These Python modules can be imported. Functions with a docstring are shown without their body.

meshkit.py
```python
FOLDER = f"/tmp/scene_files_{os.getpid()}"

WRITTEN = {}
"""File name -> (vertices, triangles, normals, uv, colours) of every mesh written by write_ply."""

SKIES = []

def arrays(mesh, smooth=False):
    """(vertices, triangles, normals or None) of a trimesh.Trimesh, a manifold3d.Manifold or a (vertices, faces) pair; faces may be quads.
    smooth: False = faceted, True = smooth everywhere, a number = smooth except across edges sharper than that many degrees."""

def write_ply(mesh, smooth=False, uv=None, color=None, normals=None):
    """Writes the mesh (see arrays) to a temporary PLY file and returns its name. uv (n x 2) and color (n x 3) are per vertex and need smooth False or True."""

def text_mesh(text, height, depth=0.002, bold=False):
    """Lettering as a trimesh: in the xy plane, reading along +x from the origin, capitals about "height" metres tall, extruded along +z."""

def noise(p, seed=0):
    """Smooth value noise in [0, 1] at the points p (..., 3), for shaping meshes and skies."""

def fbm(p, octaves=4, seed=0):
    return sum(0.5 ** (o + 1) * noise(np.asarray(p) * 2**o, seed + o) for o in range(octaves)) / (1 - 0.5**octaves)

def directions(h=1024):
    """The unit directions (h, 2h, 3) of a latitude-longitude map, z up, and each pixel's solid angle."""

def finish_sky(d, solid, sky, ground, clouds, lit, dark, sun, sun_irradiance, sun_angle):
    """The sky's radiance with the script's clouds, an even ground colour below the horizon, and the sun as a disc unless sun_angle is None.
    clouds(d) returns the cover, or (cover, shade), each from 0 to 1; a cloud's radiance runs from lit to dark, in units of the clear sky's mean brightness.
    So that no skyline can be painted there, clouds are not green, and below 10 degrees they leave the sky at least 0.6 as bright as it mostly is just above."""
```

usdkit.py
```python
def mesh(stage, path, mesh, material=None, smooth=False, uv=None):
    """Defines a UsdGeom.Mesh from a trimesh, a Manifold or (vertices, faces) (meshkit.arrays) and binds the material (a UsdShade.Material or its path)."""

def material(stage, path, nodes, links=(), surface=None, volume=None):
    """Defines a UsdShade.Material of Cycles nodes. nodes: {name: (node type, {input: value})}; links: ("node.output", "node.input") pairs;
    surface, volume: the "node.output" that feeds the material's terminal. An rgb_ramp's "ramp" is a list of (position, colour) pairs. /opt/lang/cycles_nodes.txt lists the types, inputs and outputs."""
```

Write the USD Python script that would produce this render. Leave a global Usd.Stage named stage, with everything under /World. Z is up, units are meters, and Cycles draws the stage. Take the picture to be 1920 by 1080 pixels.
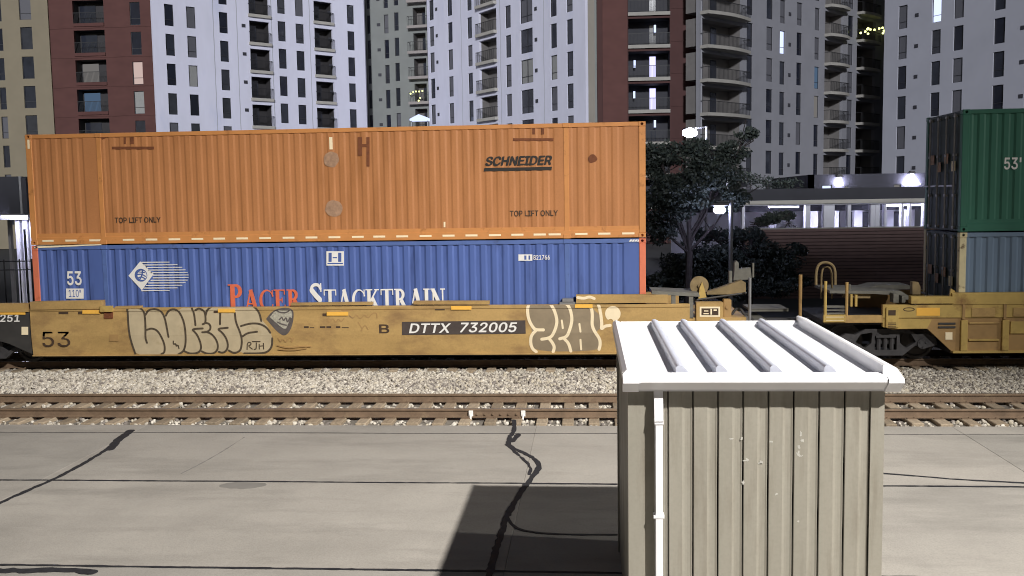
import math, random
import numpy as np, trimesh
import usdkit, meshkit
from shapely.geometry import Polygon, LineString, Point, box as sbox
from shapely.ops import unary_union
from shapely import affinity
from pxr import Usd, UsdGeom, UsdLux, UsdShade, Sdf, Gf, Vt

random.seed(7); rng = np.random.default_rng(7)
stage = Usd.Stage.CreateInMemory()
UsdGeom.SetStageUpAxis(stage, 'Z'); UsdGeom.SetStageMetersPerUnit(stage, 1.0)
world = UsdGeom.Xform.Define(stage, '/World'); stage.SetDefaultPrim(world.GetPrim())
UsdGeom.Scope.Define(stage, '/World/Looks')

# ------------------------------------------------------------------ camera, sky, lights, exposure
FOC, YAW, PITCH, ROLL, CAMH = 1841.5, .0772, .09067, -.0158, 4.228
EXPOSURE = 0.0
DIST_I, DIST_EL, DIST_AZ = 0.66, 15.0, (.02, -1.0)      # low distant light added behind the camera to light the towers
SKY_STRENGTH = 0.027
LAMP_POS, LAMP_AIM, LAMP_I, LAMP_R = (17.6, -8.8, 26.0), (-2.2, 14.6, 0.0), 24000.0, 0.35
LAMP_CONE, LAMP_SOFT = 25.0, 1.0

def _axes():
    cy, sy, cp, sp = math.cos(YAW), math.sin(YAW), math.cos(PITCH), math.sin(PITCH)
    F = np.array([-sy*cp, cy*cp, -sp]); R = np.array([cy, sy, 0.]); U = np.cross(R, F)
    c, s = math.cos(ROLL), math.sin(ROLL)
    return F, R*c+U*s, -R*s+U*c
CF, CR, CU = _axes(); CC = np.array([0, 0, CAMH])
cam = UsdGeom.Camera.Define(stage, '/World/camera')
m = Gf.Matrix4d(*[float(v) for row in (list(CR)+[0], list(CU)+[0], list(-CF)+[0], list(CC)+[1]) for v in row])
cam.AddTransformOp().Set(m)
cam.CreateFocalLengthAttr(50.0); cam.CreateHorizontalApertureAttr(50.0*1920/FOC); cam.CreateVerticalApertureAttr(50.0*1080/FOC)
cam.CreateClippingRangeAttr(Gf.Vec2f(0.1, 3000)); cam.CreateExposureAttr(EXPOSURE)

def ray(u, v): return CF + CR*(u-960)/FOC - CU*(v-540)/FOC
def hy(u, v, y): d = ray(u, v); return CC + d*y/d[1]                # the point seen there on the upright plane at depth y
def hz(u, v, z): d = ray(u, v); return CC + d*(z-CC[2])/d[2]        # the point seen there on the level z
def pr(P): d = np.asarray(P, float)-CC; z = d@CF; return 960+FOC*(d@CR)/z, 540-FOC*(d@CU)/z

sd = np.array([DIST_AZ[0], DIST_AZ[1], 0.]); sd /= np.linalg.norm(sd)
sd = np.array([sd[0]*math.cos(math.radians(DIST_EL)), sd[1]*math.cos(math.radians(DIST_EL)), math.sin(math.radians(DIST_EL))])
def aim(path_prim, pos, toward):
    z = -np.asarray(toward, float); z /= np.linalg.norm(z)
    x = np.cross([0, 0, 1], z); x = x/np.linalg.norm(x) if np.linalg.norm(x) > 1e-6 else np.array([1., 0, 0]); y = np.cross(z, x)
    path_prim.AddTransformOp().Set(Gf.Matrix4d(*[float(v) for r in (list(x)+[0], list(y)+[0], list(z)+[0], list(pos)+[1]) for v in r]))
tower_fill = UsdLux.DistantLight.Define(stage, '/World/distant_light'); aim(tower_fill, (0, 0, 60), -sd)
tower_fill.CreateIntensityAttr(DIST_I); tower_fill.CreateAngleAttr(3.0); tower_fill.CreateNormalizeAttr(True); tower_fill.CreateColorAttr(Gf.Vec3f(.93, .95, 1.0))
skym = usdkit.material(stage, '/World/Looks/night_sky', {
    's': ('sky_texture', {'sky_type': 'single_scattering', 'sun_disc': False, 'sun_elevation': math.radians(DIST_EL), 'sun_rotation': math.atan2(sd[0], sd[1])}),
    'h': ('hsv', {'saturation': .45}),                               # the town's haze greys the night sky
    'b': ('background_shader', {'strength': SKY_STRENGTH})}, [('s.color', 'h.color'), ('h.color', 'b.color')], surface='b.background')
dome = UsdLux.DomeLight.Define(stage, '/World/sky'); UsdShade.MaterialBindingAPI.Apply(dome.GetPrim()).Bind(skym)
dome.GetPrim().SetCustomDataByKey('kind', 'structure')
flood = UsdLux.SphereLight.Define(stage, '/World/floodlight_beam')
aim(flood, LAMP_POS, np.array(LAMP_AIM)-np.array(LAMP_POS))
sh_ = UsdLux.ShapingAPI.Apply(flood.GetPrim()); sh_.CreateShapingConeAngleAttr(LAMP_CONE); sh_.CreateShapingConeSoftnessAttr(LAMP_SOFT)
flood.CreateRadiusAttr(LAMP_R); flood.CreateIntensityAttr(LAMP_I); flood.CreateColorAttr(Gf.Vec3f(1.0, .955, .89))

LAMP2_POS, LAMP2_AIM, LAMP2_I = (40.0, 7.5, 16.0), (0.0, 12.0, 0.0), 5000.0
flood2 = UsdLux.SphereLight.Define(stage, '/World/floodlight_beam_001'); aim(flood2, LAMP2_POS, np.array(LAMP2_AIM)-np.array(LAMP2_POS))
sh2 = UsdLux.ShapingAPI.Apply(flood2.GetPrim()); sh2.CreateShapingConeAngleAttr(34.0); sh2.CreateShapingConeSoftnessAttr(1.0)
flood2.CreateRadiusAttr(LAMP_R); flood2.CreateIntensityAttr(LAMP2_I); flood2.CreateColorAttr(Gf.Vec3f(1.0, .97, .90))

# ------------------------------------------------------------------ scene helpers
_used = {}
class T:
    def __init__(s, prim, loc): s.prim, s.path, s.loc = prim, str(prim.GetPath()), np.asarray(loc, float)
def numbered(parent, name):
    k = (parent, name); n = _used.get(k, 0); _used[k] = n+1
    return f'{parent}/{name}' + (f'_{n:03d}' if n else '')
def tag(p, label=None, cat=None, group=None, kind=None):
    for k, v in (('label', label), ('category', cat), ('group', group), ('kind', kind)):
        if v: p.SetCustomDataByKey(k, v)
def thing(name, label=None, cat=None, loc=(0, 0, 0), group=None, kind=None):
    x = UsdGeom.Xform.Define(stage, numbered('/World', name)); x.AddTranslateOp().Set(Gf.Vec3d(*map(float, loc)))
    tag(x.GetPrim(), label, cat, group, kind); return T(x.GetPrim(), loc)
def cat_(*ms):
    ms = [q for m_ in ms for q in (m_ if isinstance(m_, (list, tuple)) else [m_])]
    return ms[0] if len(ms) == 1 else trimesh.util.concatenate(ms)
def obj(name, mesh, mat, parent=None, label=None, cat=None, group=None, kind=None, smooth=False):
    mesh = cat_(mesh); base = parent.path if parent else '/World'; loc = parent.loc if parent else np.zeros(3)
    mm = mesh.copy(); mm.apply_translation(-loc)
    p = usdkit.mesh(stage, numbered(base, name), mm, mat, smooth=smooth)
    tag(p.GetPrim(), label, cat, group, kind); return T(p.GetPrim(), loc)

def bx(x0, x1, y0, y1, z0, z1, b=0):
    if b:
        pts = [(X+sx*b*(i != 0), Y+sy*b*(i != 1), Z+sz*b*(i != 2)) for i in range(3) for X, sx in ((x0, 1), (x1, -1)) for Y, sy in ((y0, 1), (y1, -1)) for Z, sz in ((z0, 1), (z1, -1))]
        return trimesh.convex.convex_hull(np.array(pts))
    m_ = trimesh.creation.box((x1-x0, y1-y0, z1-z0)); m_.apply_translation(((x0+x1)/2, (y0+y1)/2, (z0+z1)/2)); return m_
def cyl(p0, p1, r, n=10):
    return trimesh.creation.cylinder(r, segment=[p0, p1], sections=n)
def tube(pts, r, n=8):
    return cat_([cyl(a, b, r, n) for a, b in zip(pts[:-1], pts[1:])] + [trimesh.creation.icosphere(1, r).apply_translation(q) for q in pts[1:-1]])
def polys(g): return [q for q in getattr(g, 'geoms', [g]) if q.geom_type == 'Polygon' and q.area > 1e-6]
def exz(g, y, d=.004):                                              # polygon in x-z, from y forward to y-d
    out = []
    for q in polys(g):
        e = trimesh.creation.extrude_polygon(q, d, engine='earcut'); v = e.vertices
        e.vertices = np.stack([v[:, 0], y-v[:, 2], v[:, 1]], 1); out.append(e)
    return cat_(out)
def exx(pts, x0, x1):                                               # profile in y-z pushed along x
    e = trimesh.creation.extrude_polygon(Polygon(pts), x1-x0, engine='earcut'); v = e.vertices
    e.vertices = np.stack([v[:, 2]+x0, v[:, 0], v[:, 1]], 1); return e
def exy(pts, y0, y1): return exz(Polygon(pts), y1, y1-y0)
def exu(g, z0, z1): return cat_([trimesh.creation.extrude_polygon(q, z1-z0, engine='earcut').apply_translation((0, 0, z0)) for q in polys(g)])
def chaikin(p, n=2):
    p = np.asarray(p, float)
    for _ in range(n):
        q = [p[0]]
        for a, b in zip(p[:-1], p[1:]): q += [a*.75+b*.25, a*.25+b*.75]
        p = np.array(q+[p[-1]])
    return p
def stroke(pts, w, n=2): return LineString(chaikin(pts, n)).buffer(w/2, cap_style='round', quad_segs=3)
def text(s, h, x, y, z, d=.004, bold=False, shear=0, sx=1.0, right=None):
    t = meshkit.text_mesh(s, h, d, bold); v = t.vertices.copy()
    if right: sx = (right-x)/(v[:, 0].max()-v[:, 0].min())
    v[:, 0] = (v[:, 0]-v[:, 0].min())*sx + v[:, 1]*shear
    t.vertices = np.stack([v[:, 0]+x, y-v[:, 2], v[:, 1]+z], 1); return t

# ------------------------------------------------------------------ materials
def M(name, col, rough=.6, var=.15, scale=2.0, stretch=(1, 1, 1), metallic=0., bump=0., bscale=60., spec=.5, stain=None, stain_at=(.58, .72), stain_scale=1.2, stain_stretch=(1, 1, 1), detail=6., grain=0., grain_scale=55.):
    c = np.array(col, float)
    n = {'g': ('geometry', {}), 'mp': ('mapping', {'scale': stretch}), 'n': ('noise_texture', {'scale': float(scale), 'detail': float(detail), 'roughness': .62}),
         'r': ('rgb_ramp', {'ramp': [(.28, tuple(c*(1-var))), (.5, tuple(c)), (.74, tuple(np.minimum(c*(1+var), .97)))]}),
         'p': ('principled_bsdf', {'roughness': float(rough), 'metallic': float(metallic), 'specular_ior_level': float(spec)})}
    l = [('g.position', 'mp.vector'), ('mp.vector', 'n.vector'), ('n.fac', 'r.fac')]
    out = 'r.color'
    if stain is not None:
        n['sm'] = ('mapping', {'scale': stain_stretch, 'location': (3.1, 7.7, 1.3)}); n['sn'] = ('noise_texture', {'scale': float(stain_scale), 'detail': 8., 'roughness': .65})
        n['sr'] = ('rgb_ramp', {'ramp': [(stain_at[0], (0, 0, 0)), (stain_at[1], (1, 1, 1))]}); n['mx'] = ('mix', {'mix_type': 'mix', 'color2': tuple(stain)})
        l += [('g.position', 'sm.vector'), ('sm.vector', 'sn.vector'), ('sn.fac', 'sr.fac'), ('sr.color', 'mx.fac'), (out, 'mx.color1')]; out = 'mx.color'
    if grain:                                                       # fine speckle, pores and grit
        n['gn'] = ('noise_texture', {'scale': float(grain_scale), 'detail': 4., 'roughness': .8}); n['gr'] = ('rgb_ramp', {'ramp': [(.30, (1-grain,)*3), (.5, (1, 1, 1)), (.70, (1+grain*.6,)*3)]})
        n['gm'] = ('mix', {'mix_type': 'multiply', 'fac': 1.0}); l += [('g.position', 'gn.vector'), ('gn.fac', 'gr.fac'), (out, 'gm.color1'), ('gr.color', 'gm.color2')]; out = 'gm.color'
    l.append((out, 'p.base_color'))
    if bump:
        n['bn'] = ('noise_texture', {'scale': float(bscale), 'detail': 5.}); n['b'] = ('bump', {'strength': float(bump), 'distance': .02})
        l += [('g.position', 'bn.vector'), ('bn.fac', 'b.height'), ('b.normal', 'p.normal')]
    return usdkit.material(stage, '/World/Looks/'+name, n, l, surface='p.BSDF')
def EM(name, col, s): return usdkit.material(stage, '/World/Looks/'+name, {'e': ('emission', {'color': col, 'strength': float(s)})}, surface='e.emission')

m_concrete = [M(f'platform_concrete_{i}', c, .85, .12, .7, bump=.15, bscale=90, stain=tuple(np.array(c)*.70), stain_at=(.50, .78), stain_scale=1.1, stain_stretch=(.35, 1.3, 1), grain=.22) for i, c in
              enumerate([(.335, .313, .283), (.318, .299, .272), (.35, .326, .294)])]
m_joint = M('joint_filler', (.035, .032, .03), .9)
m_tar = M('crack_tar', (.026, .026, .030), .75, .35, 12, bump=.3, spec=.25)
m_soil = M('ballast_bed', (.20, .18, .155), .95, .35, 9, bump=.5, bscale=40)
m_asphalt = M('street_asphalt', (.05, .05, .052), .9, .2, 3, bump=.2)
m_stone = [M(f'ballast_stone_{i}', c, .9, .25, 30) for i, c in enumerate([(.55, .51, .44), (.46, .42, .36), (.36, .33, .29), (.66, .62, .55), (.20, .175, .16), (.50, .45, .36)])]
m_rail = M('rusty_rail', (.17, .115, .075), .75, .25, 5, bump=.15, stain=(.26, .19, .12), stain_scale=2.5)
m_railtop = M('polished_rail', (.42, .40, .38), .28, .1, 5, metallic=.9)
m_tie = [M(f'weathered_tie_{i}', c, .9, .3, 6, stretch=(4, .7, 4), bump=.3) for i, c in enumerate([(.30, .235, .165), (.24, .19, .135), (.36, .29, .21)])]
m_orange = M('orange_container_paint', (.465, .20, .078), .5, .07, 1.2, stretch=(1, 1, .5), spec=.35, stain=(.33, .135, .045), stain_at=(.50, .74), stain_scale=1.0, stain_stretch=(2.2, 1, .22), grain=.08, grain_scale=25)
m_orange_rail = M('orange_rail_paint', (.58, .25, .08), .5, .1, 2, stain=(.33, .13, .04), stain_scale=3)
m_blue = M('blue_container_paint', (.082, .135, .375), .5, .12, 1.5, stretch=(1, 1, .3), spec=.35, stain=(.045, .075, .22), stain_at=(.55, .75), stain_scale=1.6, stain_stretch=(2, 1, .3))
m_blue2 = M('blue_rail_paint', (.09, .15, .38), .5, .15, 2, stain=(.05, .06, .12), stain_scale=4)
m_red = M('red_orange_post_paint', (.68, .19, .105), .5, .12, 2.5, stain=(.40, .11, .05), stain_scale=3)
m_green = M('green_container_paint', (.036, .145, .10), .5, .12, 1.4, stretch=(1, 1, .4), spec=.35)
m_darkgreen = M('dark_green_door_paint', (.022, .038, .034), .6, .25, 3)
m_slate = M('slate_blue_paint', (.15, .215, .31), .55, .12, 1.6, stretch=(1, 1, .3))
m_cream = M('cream_post_paint', (.66, .58, .36), .6, .15, 3, stain=(.16, .11, .06), stain_at=(.56, .66), stain_scale=4)
m_tan = M('ochre_well_car_paint', (.45, .295, .115), .6, .16, 1.3, stretch=(.6, 1, 1.6), spec=.3, stain=(.25, .15, .07), stain_at=(.48, .72), stain_scale=1.1, stain_stretch=(.8, 1, 1.4), bump=.04, bscale=8, grain=.12, grain_scale=22)
m_yellow = M('yellow_well_car_paint', (.49, .345, .11), .6, .15, 2, spec=.3, stain=(.25, .14, .055), stain_at=(.52, .70), stain_scale=1.8)
m_tan2 = M('brown_tan_panel_paint', (.36, .22, .085), .65, .2, 2, stain=(.16, .10, .06), stain_scale=1.5)
m_cgrey = M('charcoal_paint', (.045, .043, .042), .6, .2, 3)
m_truck = M('sooty_steel', (.05, .048, .052), .7, .35, 4, bump=.2, bscale=20)
m_wheel = M('wheel_steel', (.085, .078, .078), .5, .3, 5, metallic=.3)
m_deck = M('grey_deck_steel', (.16, .155, .135), .7, .25, 5)
m_white = M('white_marking', (.80, .79, .77), .5, .05, 5)
m_black = M('black_marking', (.02, .017, .015), .6, .1, 5)
m_brownmark = M('dark_brown_marking', (.06, .035, .02), .7, .25, 10)
m_rust = M('rust_streak', (.17, .055, .02), .8, .3, 12)
m_greypatch = M('faded_grey_patch', (.36, .22, .14), .7, .3, 9)
m_redmark = M('red_lettering', (.70, .16, .08), .5, .12, 6)
m_reflw = M('pale_reflective_tape', (.93, .80, .56), .35, .04, 9)
m_refla = M('amber_reflector', (.90, .50, .09), .35, .05, 9)
m_numboard = M('number_board', (.065, .05, .045), .6, .2, 6)
m_grafill = M('graffiti_tan_fill', (.50, .415, .275), .65, .12, 3, stain=(.41, .33, .20), stain_scale=2)
m_graline = M('graffiti_dark_line', (.075, .055, .035), .7, .3, 15)
m_gracream = M('graffiti_cream_line', (.85, .72, .50), .6, .06, 5)
m_gragrey = M('graffiti_grey_fill', (.26, .205, .135), .65, .16, 3)
m_heart = M('graffiti_pale_fill', (.40, .38, .31), .7, .45, 25)
m_heartdk = M('graffiti_shadow_fill', (.105, .09, .085), .7, .2, 8)
m_shed = M('taupe_shed_siding', (.27, .255, .215), .5, .06, 1.5, stretch=(1, 1, .3), spec=.4, stain=(.205, .185, .15), stain_at=(.48, .74), stain_scale=2.6, stain_stretch=(3, 1, .35), grain=.07, grain_scale=30)
m_scuff = M('pale_paint_scuff', (.43, .42, .385), .6, .2, 20)
m_trim = M('white_metal_trim', (.74, .74, .77), .4, .05, 3)
m_rib = M('shade_toned_roof_rib', (.46, .48, .56), .4, .06, 3)  # same sheet as the white roof, darkened so the ribs carry painted shade
m_roof = M('white_metal_roof', (.80, .80, .84), .38, .03, 2)
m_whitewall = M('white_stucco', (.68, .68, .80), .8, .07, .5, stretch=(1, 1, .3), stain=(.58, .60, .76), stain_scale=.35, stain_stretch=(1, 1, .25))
m_greygreen = M('grey_green_shade_stucco', (.215, .225, .215), .8, .08, .5)
m_pinkgrey = M('pink_grey_stucco', (.31, .28, .265), .8, .08, .5)
m_beige = M('beige_stucco', (.225, .19, .13), .8, .08, .4)
m_beige2 = M('pale_beige_stucco', (.40, .37, .32), .8, .08, .4)
m_brown = M('brown_red_cladding', (.105, .048, .043), .75, .12, .5, stretch=(1, 1, 2), spec=.15)
m_brown2 = M('dark_brown_red_cladding', (.072, .035, .033), .75, .12, .5, spec=.15)
m_grey = M('grey_stucco', (.225, .225, .25), .8, .08, .4)
m_grey2 = M('warm_grey_stucco', (.20, .185, .175), .8, .08, .4)
m_grey3 = M('cool_grey_stucco', (.37, .375, .43), .8, .06, .3)
m_pane = [M(f'dark_pane_{i}', c, .12, .3, .8, spec=.6) for i, c in enumerate([(.012, .014, .024), (.022, .025, .036), (.035, .037, .045)])]
m_curtain = [M('drawn_curtain_pane', (.26, .26, .25), .5, .12, 6, stretch=(4, 4, .5)), M('blind_pane', (.10, .10, .115), .4, .15, 9, stretch=(.4, .4, 6))]
m_frame = M('dark_window_frame', (.028, .028, .034), .5)
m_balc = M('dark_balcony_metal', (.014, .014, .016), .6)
m_slab = M('balcony_slab', (.42, .40, .36), .8, .1, 1)
m_slab2 = M('grey_balcony_slab', (.30, .285, .26), .8, .1, 1)
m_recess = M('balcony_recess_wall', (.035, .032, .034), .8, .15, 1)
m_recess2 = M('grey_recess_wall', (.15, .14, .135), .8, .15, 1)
m_vent = M('wall_vent', (.04, .04, .05), .6)
m_slat = M('red_brown_slat', (.17, .105, .095), .7, .15, 4, stretch=(.4, 1, 1))
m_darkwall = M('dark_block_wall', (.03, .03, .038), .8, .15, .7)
m_garage = M('garage_white_paint', (.62, .62, .68), .6, .08, 1)
m_galv = M('galvanised_steel', (.30, .30, .31), .45, .15, 4, metallic=.5)
m_leaf = [M(f'night_leaf_{i}', c, .6, .3, 2) for i, c in enumerate([(.040, .052, .042), (.055, .066, .052), (.028, .038, .034)])]
m_bark = M('tree_bark', (.045, .036, .034), .9, .3, 8)
m_brown_iron = M('dull_tan_steel', (.24, .175, .085), .7, .3, 5)
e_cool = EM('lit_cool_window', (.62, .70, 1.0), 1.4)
e_warm = EM('lit_curtain', (.95, .72, .66), .62)
e_blue = EM('lit_bluish_window', (.22, .36, .58), .32)
e_dim = EM('dim_lit_window', (.55, .52, .50), .30)
e_lamp = EM('street_lamp_glow', (.68, .70, 1.0), 110.)
e_lamp2 = EM('low_lamp_glow', (.62, .66, 1.0), 120.)
e_tube = EM('ceiling_tube_glow', (.72, .72, 1.0), 85.)
e_garl = EM('string_light_glow', (.80, .85, .30), 3.0)
e_door = EM('lit_balcony_door', (.66, .64, 1.0), 1.5)

# ------------------------------------------------------------------ ground, platform, ballast
obj('ground', [bx(-900, 900, -120, 900, -.9, -.50)], m_asphalt, kind='structure')
obj('street', [bx(-200, 200, 30.5, 900, -.48, -.36)], m_asphalt, kind='structure')
prof = [(18.47, -.45), (18.47, -.27), (19.0, -.245), (21.6, -.245), (22.2, -.25), (23.6, -.26), (24.6, -.25), (25.0, -.245), (27.6, -.245), (28.3, -.27), (30.4, -.45)]
obj('ballast_bed', [exx(prof, -70, 70)], m_soil, kind='structure')
plat = thing('platform', kind='structure', loc=(0, 10, -.1))
obj('joint_filler', [bx(-45, 45, -6, 18.44, -.42, -.17)], m_joint, plat)
ys = [-6, -1, 3.9, 7.5, 11.06, 14.61, 17.80, 18.45]
xs = [-45, -38.6, -31.2, -23.8, -16.3, -8.68, -1.0, 6.7, 14.3, 21.9, 29.6, 37.2, 45]
for j, (a, b) in enumerate(zip(ys[:-1], ys[1:])):
    for i, (c, d) in enumerate(zip(xs[:-1], xs[1:])):
        g = .010; dz = random.uniform(-.003, .003)
        if j in (5, 6) and c in (-8.68, -16.3, -1.0): dz *= .4
        obj('slab', [bx(c+.0015, d-.0015, a+g, b-g, -.30, -.1+dz, .004)], m_concrete[(i*2+j) % 3], plat)
def tar(pix, w, z=-.094): 
    p = [hz(u, v, -.1)[:2] for u, v in pix]; return stroke(p, w, 1)
def ragged(g, a=.012, seed=0):
    out = []
    for q in polys(g):
        q = q.segmentize(.06); c = np.array(q.exterior.coords[:-1]); k = meshkit.noise(np.c_[c*11, np.full(len(c), seed+.5)])[:, None]-.5
        nrm = c-np.roll(c, 3, 0); nrm = np.stack([-nrm[:, 1], nrm[:, 0]], 1); nrm /= np.linalg.norm(nrm, axis=1, keepdims=True)+1e-9
        out.append(Polygon(c+nrm*k*2*a).buffer(0))
    return unary_union(out)
obj('crack_sealant', [exu(ragged(unary_union([tar([(238, 812), (222, 829), (170, 862), (110, 895), (40, 925), (-60, 972)], .075), tar([(245, 808), (225, 822), (205, 843)], .16)]), .03), -.099, -.093)], m_tar, plat)
obj('crack_sealant', [exu(ragged(unary_union([tar([(963, 788), (966, 806), (953, 823), (955, 838), (985, 850), (1006, 863), (1012, 876), (1000, 893), (985, 911), (968, 937), (950, 968), (944, 990), (930, 1030), (915, 1085)], .085),
      tar([(950, 834), (975, 856), (996, 875), (992, 890)], .05), tar([(972, 815), (960, 828)], .10)]), .03, 1), -.099, -.093)], m_tar, plat)
obj('crack_sealant', [exu(ragged(tar([(950, 968), (962, 988), (990, 998), (1060, 1003), (1180, 1003)], .05), .012, 2), -.099, -.0935)], m_tar, plat)
obj('crack_sealant', [exu(ragged(tar([(-40, 1071), (60, 1070), (125, 1068), (172, 1074)], .13), .05, 3), -.099, -.0935)], m_tar, plat)
obj('crack_sealant', [exu(ragged(tar([(458, 820), (420, 845), (380, 868), (340, 888)], .02), .02, 4), -.099, -.0965)], M('faint_crack', (.2, .19, .18), .8, .2, 9), plat)

def seam(y, x0, x1, w, seed, amp=.02):
    xs_ = np.arange(x0, x1, .35); p = [(x, y+amp*(meshkit.noise(np.array([x*.6, seed, .5]))-.5)*2) for x in xs_]
    return ragged(LineString(p).buffer(w/2), w*.3, seed)
for (y, w), k in zip(((14.61, .055), (11.06, .05), (17.80, .022), (7.5, .05)), range(4)):
    obj('joint_sealant', [exu(seam(y, -22, 20, w, 20+k), -.099, -.0945)], m_tar, plat)
obj('joint_sealant', [exu(ragged(tar([(1640, 887), (1720, 893), (1800, 900), (1960, 908)], .06), .02, 31), -.099, -.0938)], m_tar, plat)
obj('stain_patch', [exu(ragged(affinity.scale(Point(hz(455, 910, -.1)[:2]).buffer(.3), 1.2, .6), .06, 41), -.099, -.0972)], M('damp_stain', (.20, .19, .175), .8), plat)

sp = []
for k in range(6):
    s = trimesh.creation.icosphere(1, 1.0); v = s.vertices; s.vertices = v*(.75+.5*meshkit.noise(v*1.3+k*9.1, k))[:, None]*np.array([1.15, 1, .75]); sp.append(s)
pi = UsdGeom.PointInstancer.Define(stage, '/World/ballast_stones'); tag(pi.GetPrim(), 'pale crushed stone ballast lying between and beside the tracks', 'ballast', kind='stuff')
rel = pi.CreatePrototypesRel()
for k, s in enumerate(sp):
    q = usdkit.mesh(stage, f'/World/ballast_stones/stone_{k:03d}', s, m_stone[k]); rel.AddTarget(q.GetPath())
N = 64000
X = rng.uniform(-17.5, 14.5, N); Y = np.concatenate([rng.uniform(21.2, 25.7, N*6//10), rng.uniform(18.5, 28.6, N-N*6//10)])
Z = np.interp(Y, [p[0] for p in prof[1:]], [p[1] for p in prof[1:]]) + rng.uniform(-.012, .03, N) + .05*(meshkit.noise(np.c_[X*1.3, Y*1.3, X*0])-.5)
S = rng.uniform(.022, .05, N); keep = np.ones(N, bool)
for r in (19.5, 21.0, 25.52, 27.02): keep &= abs(Y-r) > .10
tie_x = lambda x, x0: abs((x-x0+.2575) % .515-.2575)
for lo, hi, x0 in ((18.95, 21.55, .1), (24.97, 27.57, .05)): keep &= ~((Y > lo) & (Y < hi) & (tie_x(X, x0) < .115))
X, Y, Z, S = X[keep], Y[keep], Z[keep], S[keep]; N = len(X)
pi.CreatePositionsAttr(Vt.Vec3fArray.FromNumpy(np.c_[X, Y, Z].astype(np.float32)))
pi.CreateScalesAttr(Vt.Vec3fArray.FromNumpy((S[:, None]*rng.uniform(.75, 1.25, (N, 3))).astype(np.float32)))
pi.CreateProtoIndicesAttr(Vt.IntArray.FromNumpy(np.where(meshkit.fbm(np.c_[X*.55, Y*1.1, X*0], 3, 5)+rng.uniform(-.22, .22, N) < .40, rng.choice([1, 2, 4, 5], N, p=[.25, .3, .25, .2]), rng.choice(6, N, p=[.28, .2, .13, .22, .09, .08])).astype(np.int32)))
qt = rng.normal(size=(N, 4)); qt /= np.linalg.norm(qt, axis=1, keepdims=True)
pi.CreateOrientationsAttr(Vt.QuathArray([Gf.Quath(float(a), float(b), float(c), float(d)) for a, b, c, d in qt]))

# ------------------------------------------------------------------ tracks
def track(y, x0, lo, hi, label):
    t = thing('railway_track', label, 'railway track', (0, y+.75, -.2), group='tracks beside the platform')
    for yy in (y, y+1.505):
        pr_ = [(-.07, -.172), (.07, -.172), (.07, -.160), (.012, -.142), (.009, -.05), (.036, -.038), (.036, -.008), (.028, 0), (-.028, 0), (-.036, -.008), (-.036, -.038), (-.009, -.05), (-.012, -.142), (-.07, -.160)]
        r = obj('rail', [exx([(yy+a, b) for a, b in pr_], -70, 70)], m_rail, t)
        obj('running_surface', [bx(-70, 70, yy-.026, yy+.026, -.001, .003)], m_railtop, r)
    x = x0+math.ceil((lo-x0)/.515)*.515; i = 0
    while x < hi:
        o = random.uniform(-.06, .06); w = random.uniform(.105, .122); top = -.172+random.uniform(-.006, 0)
        tb = bx(x-w, x+w, y-.55+o, y+2.06+o, -.36, top, .012)
        k = obj('tie', [tb], m_tie[random.choice([0, 0, 1, 1, 2])], t)
        for yy in (y, y+1.505): obj('tie_plate', [bx(x-.09, x+.09, yy-.16, yy+.16, top-.004, top+.014) ] + [bx(x+dx-.012, x+dx+.012, yy+dy-.012, yy+dy+.012, top+.010, top+.035) for dx, dy in ((-.06, .1), (.06, -.1))], m_rail, k)
        x += .515; i += 1
    return t
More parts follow.
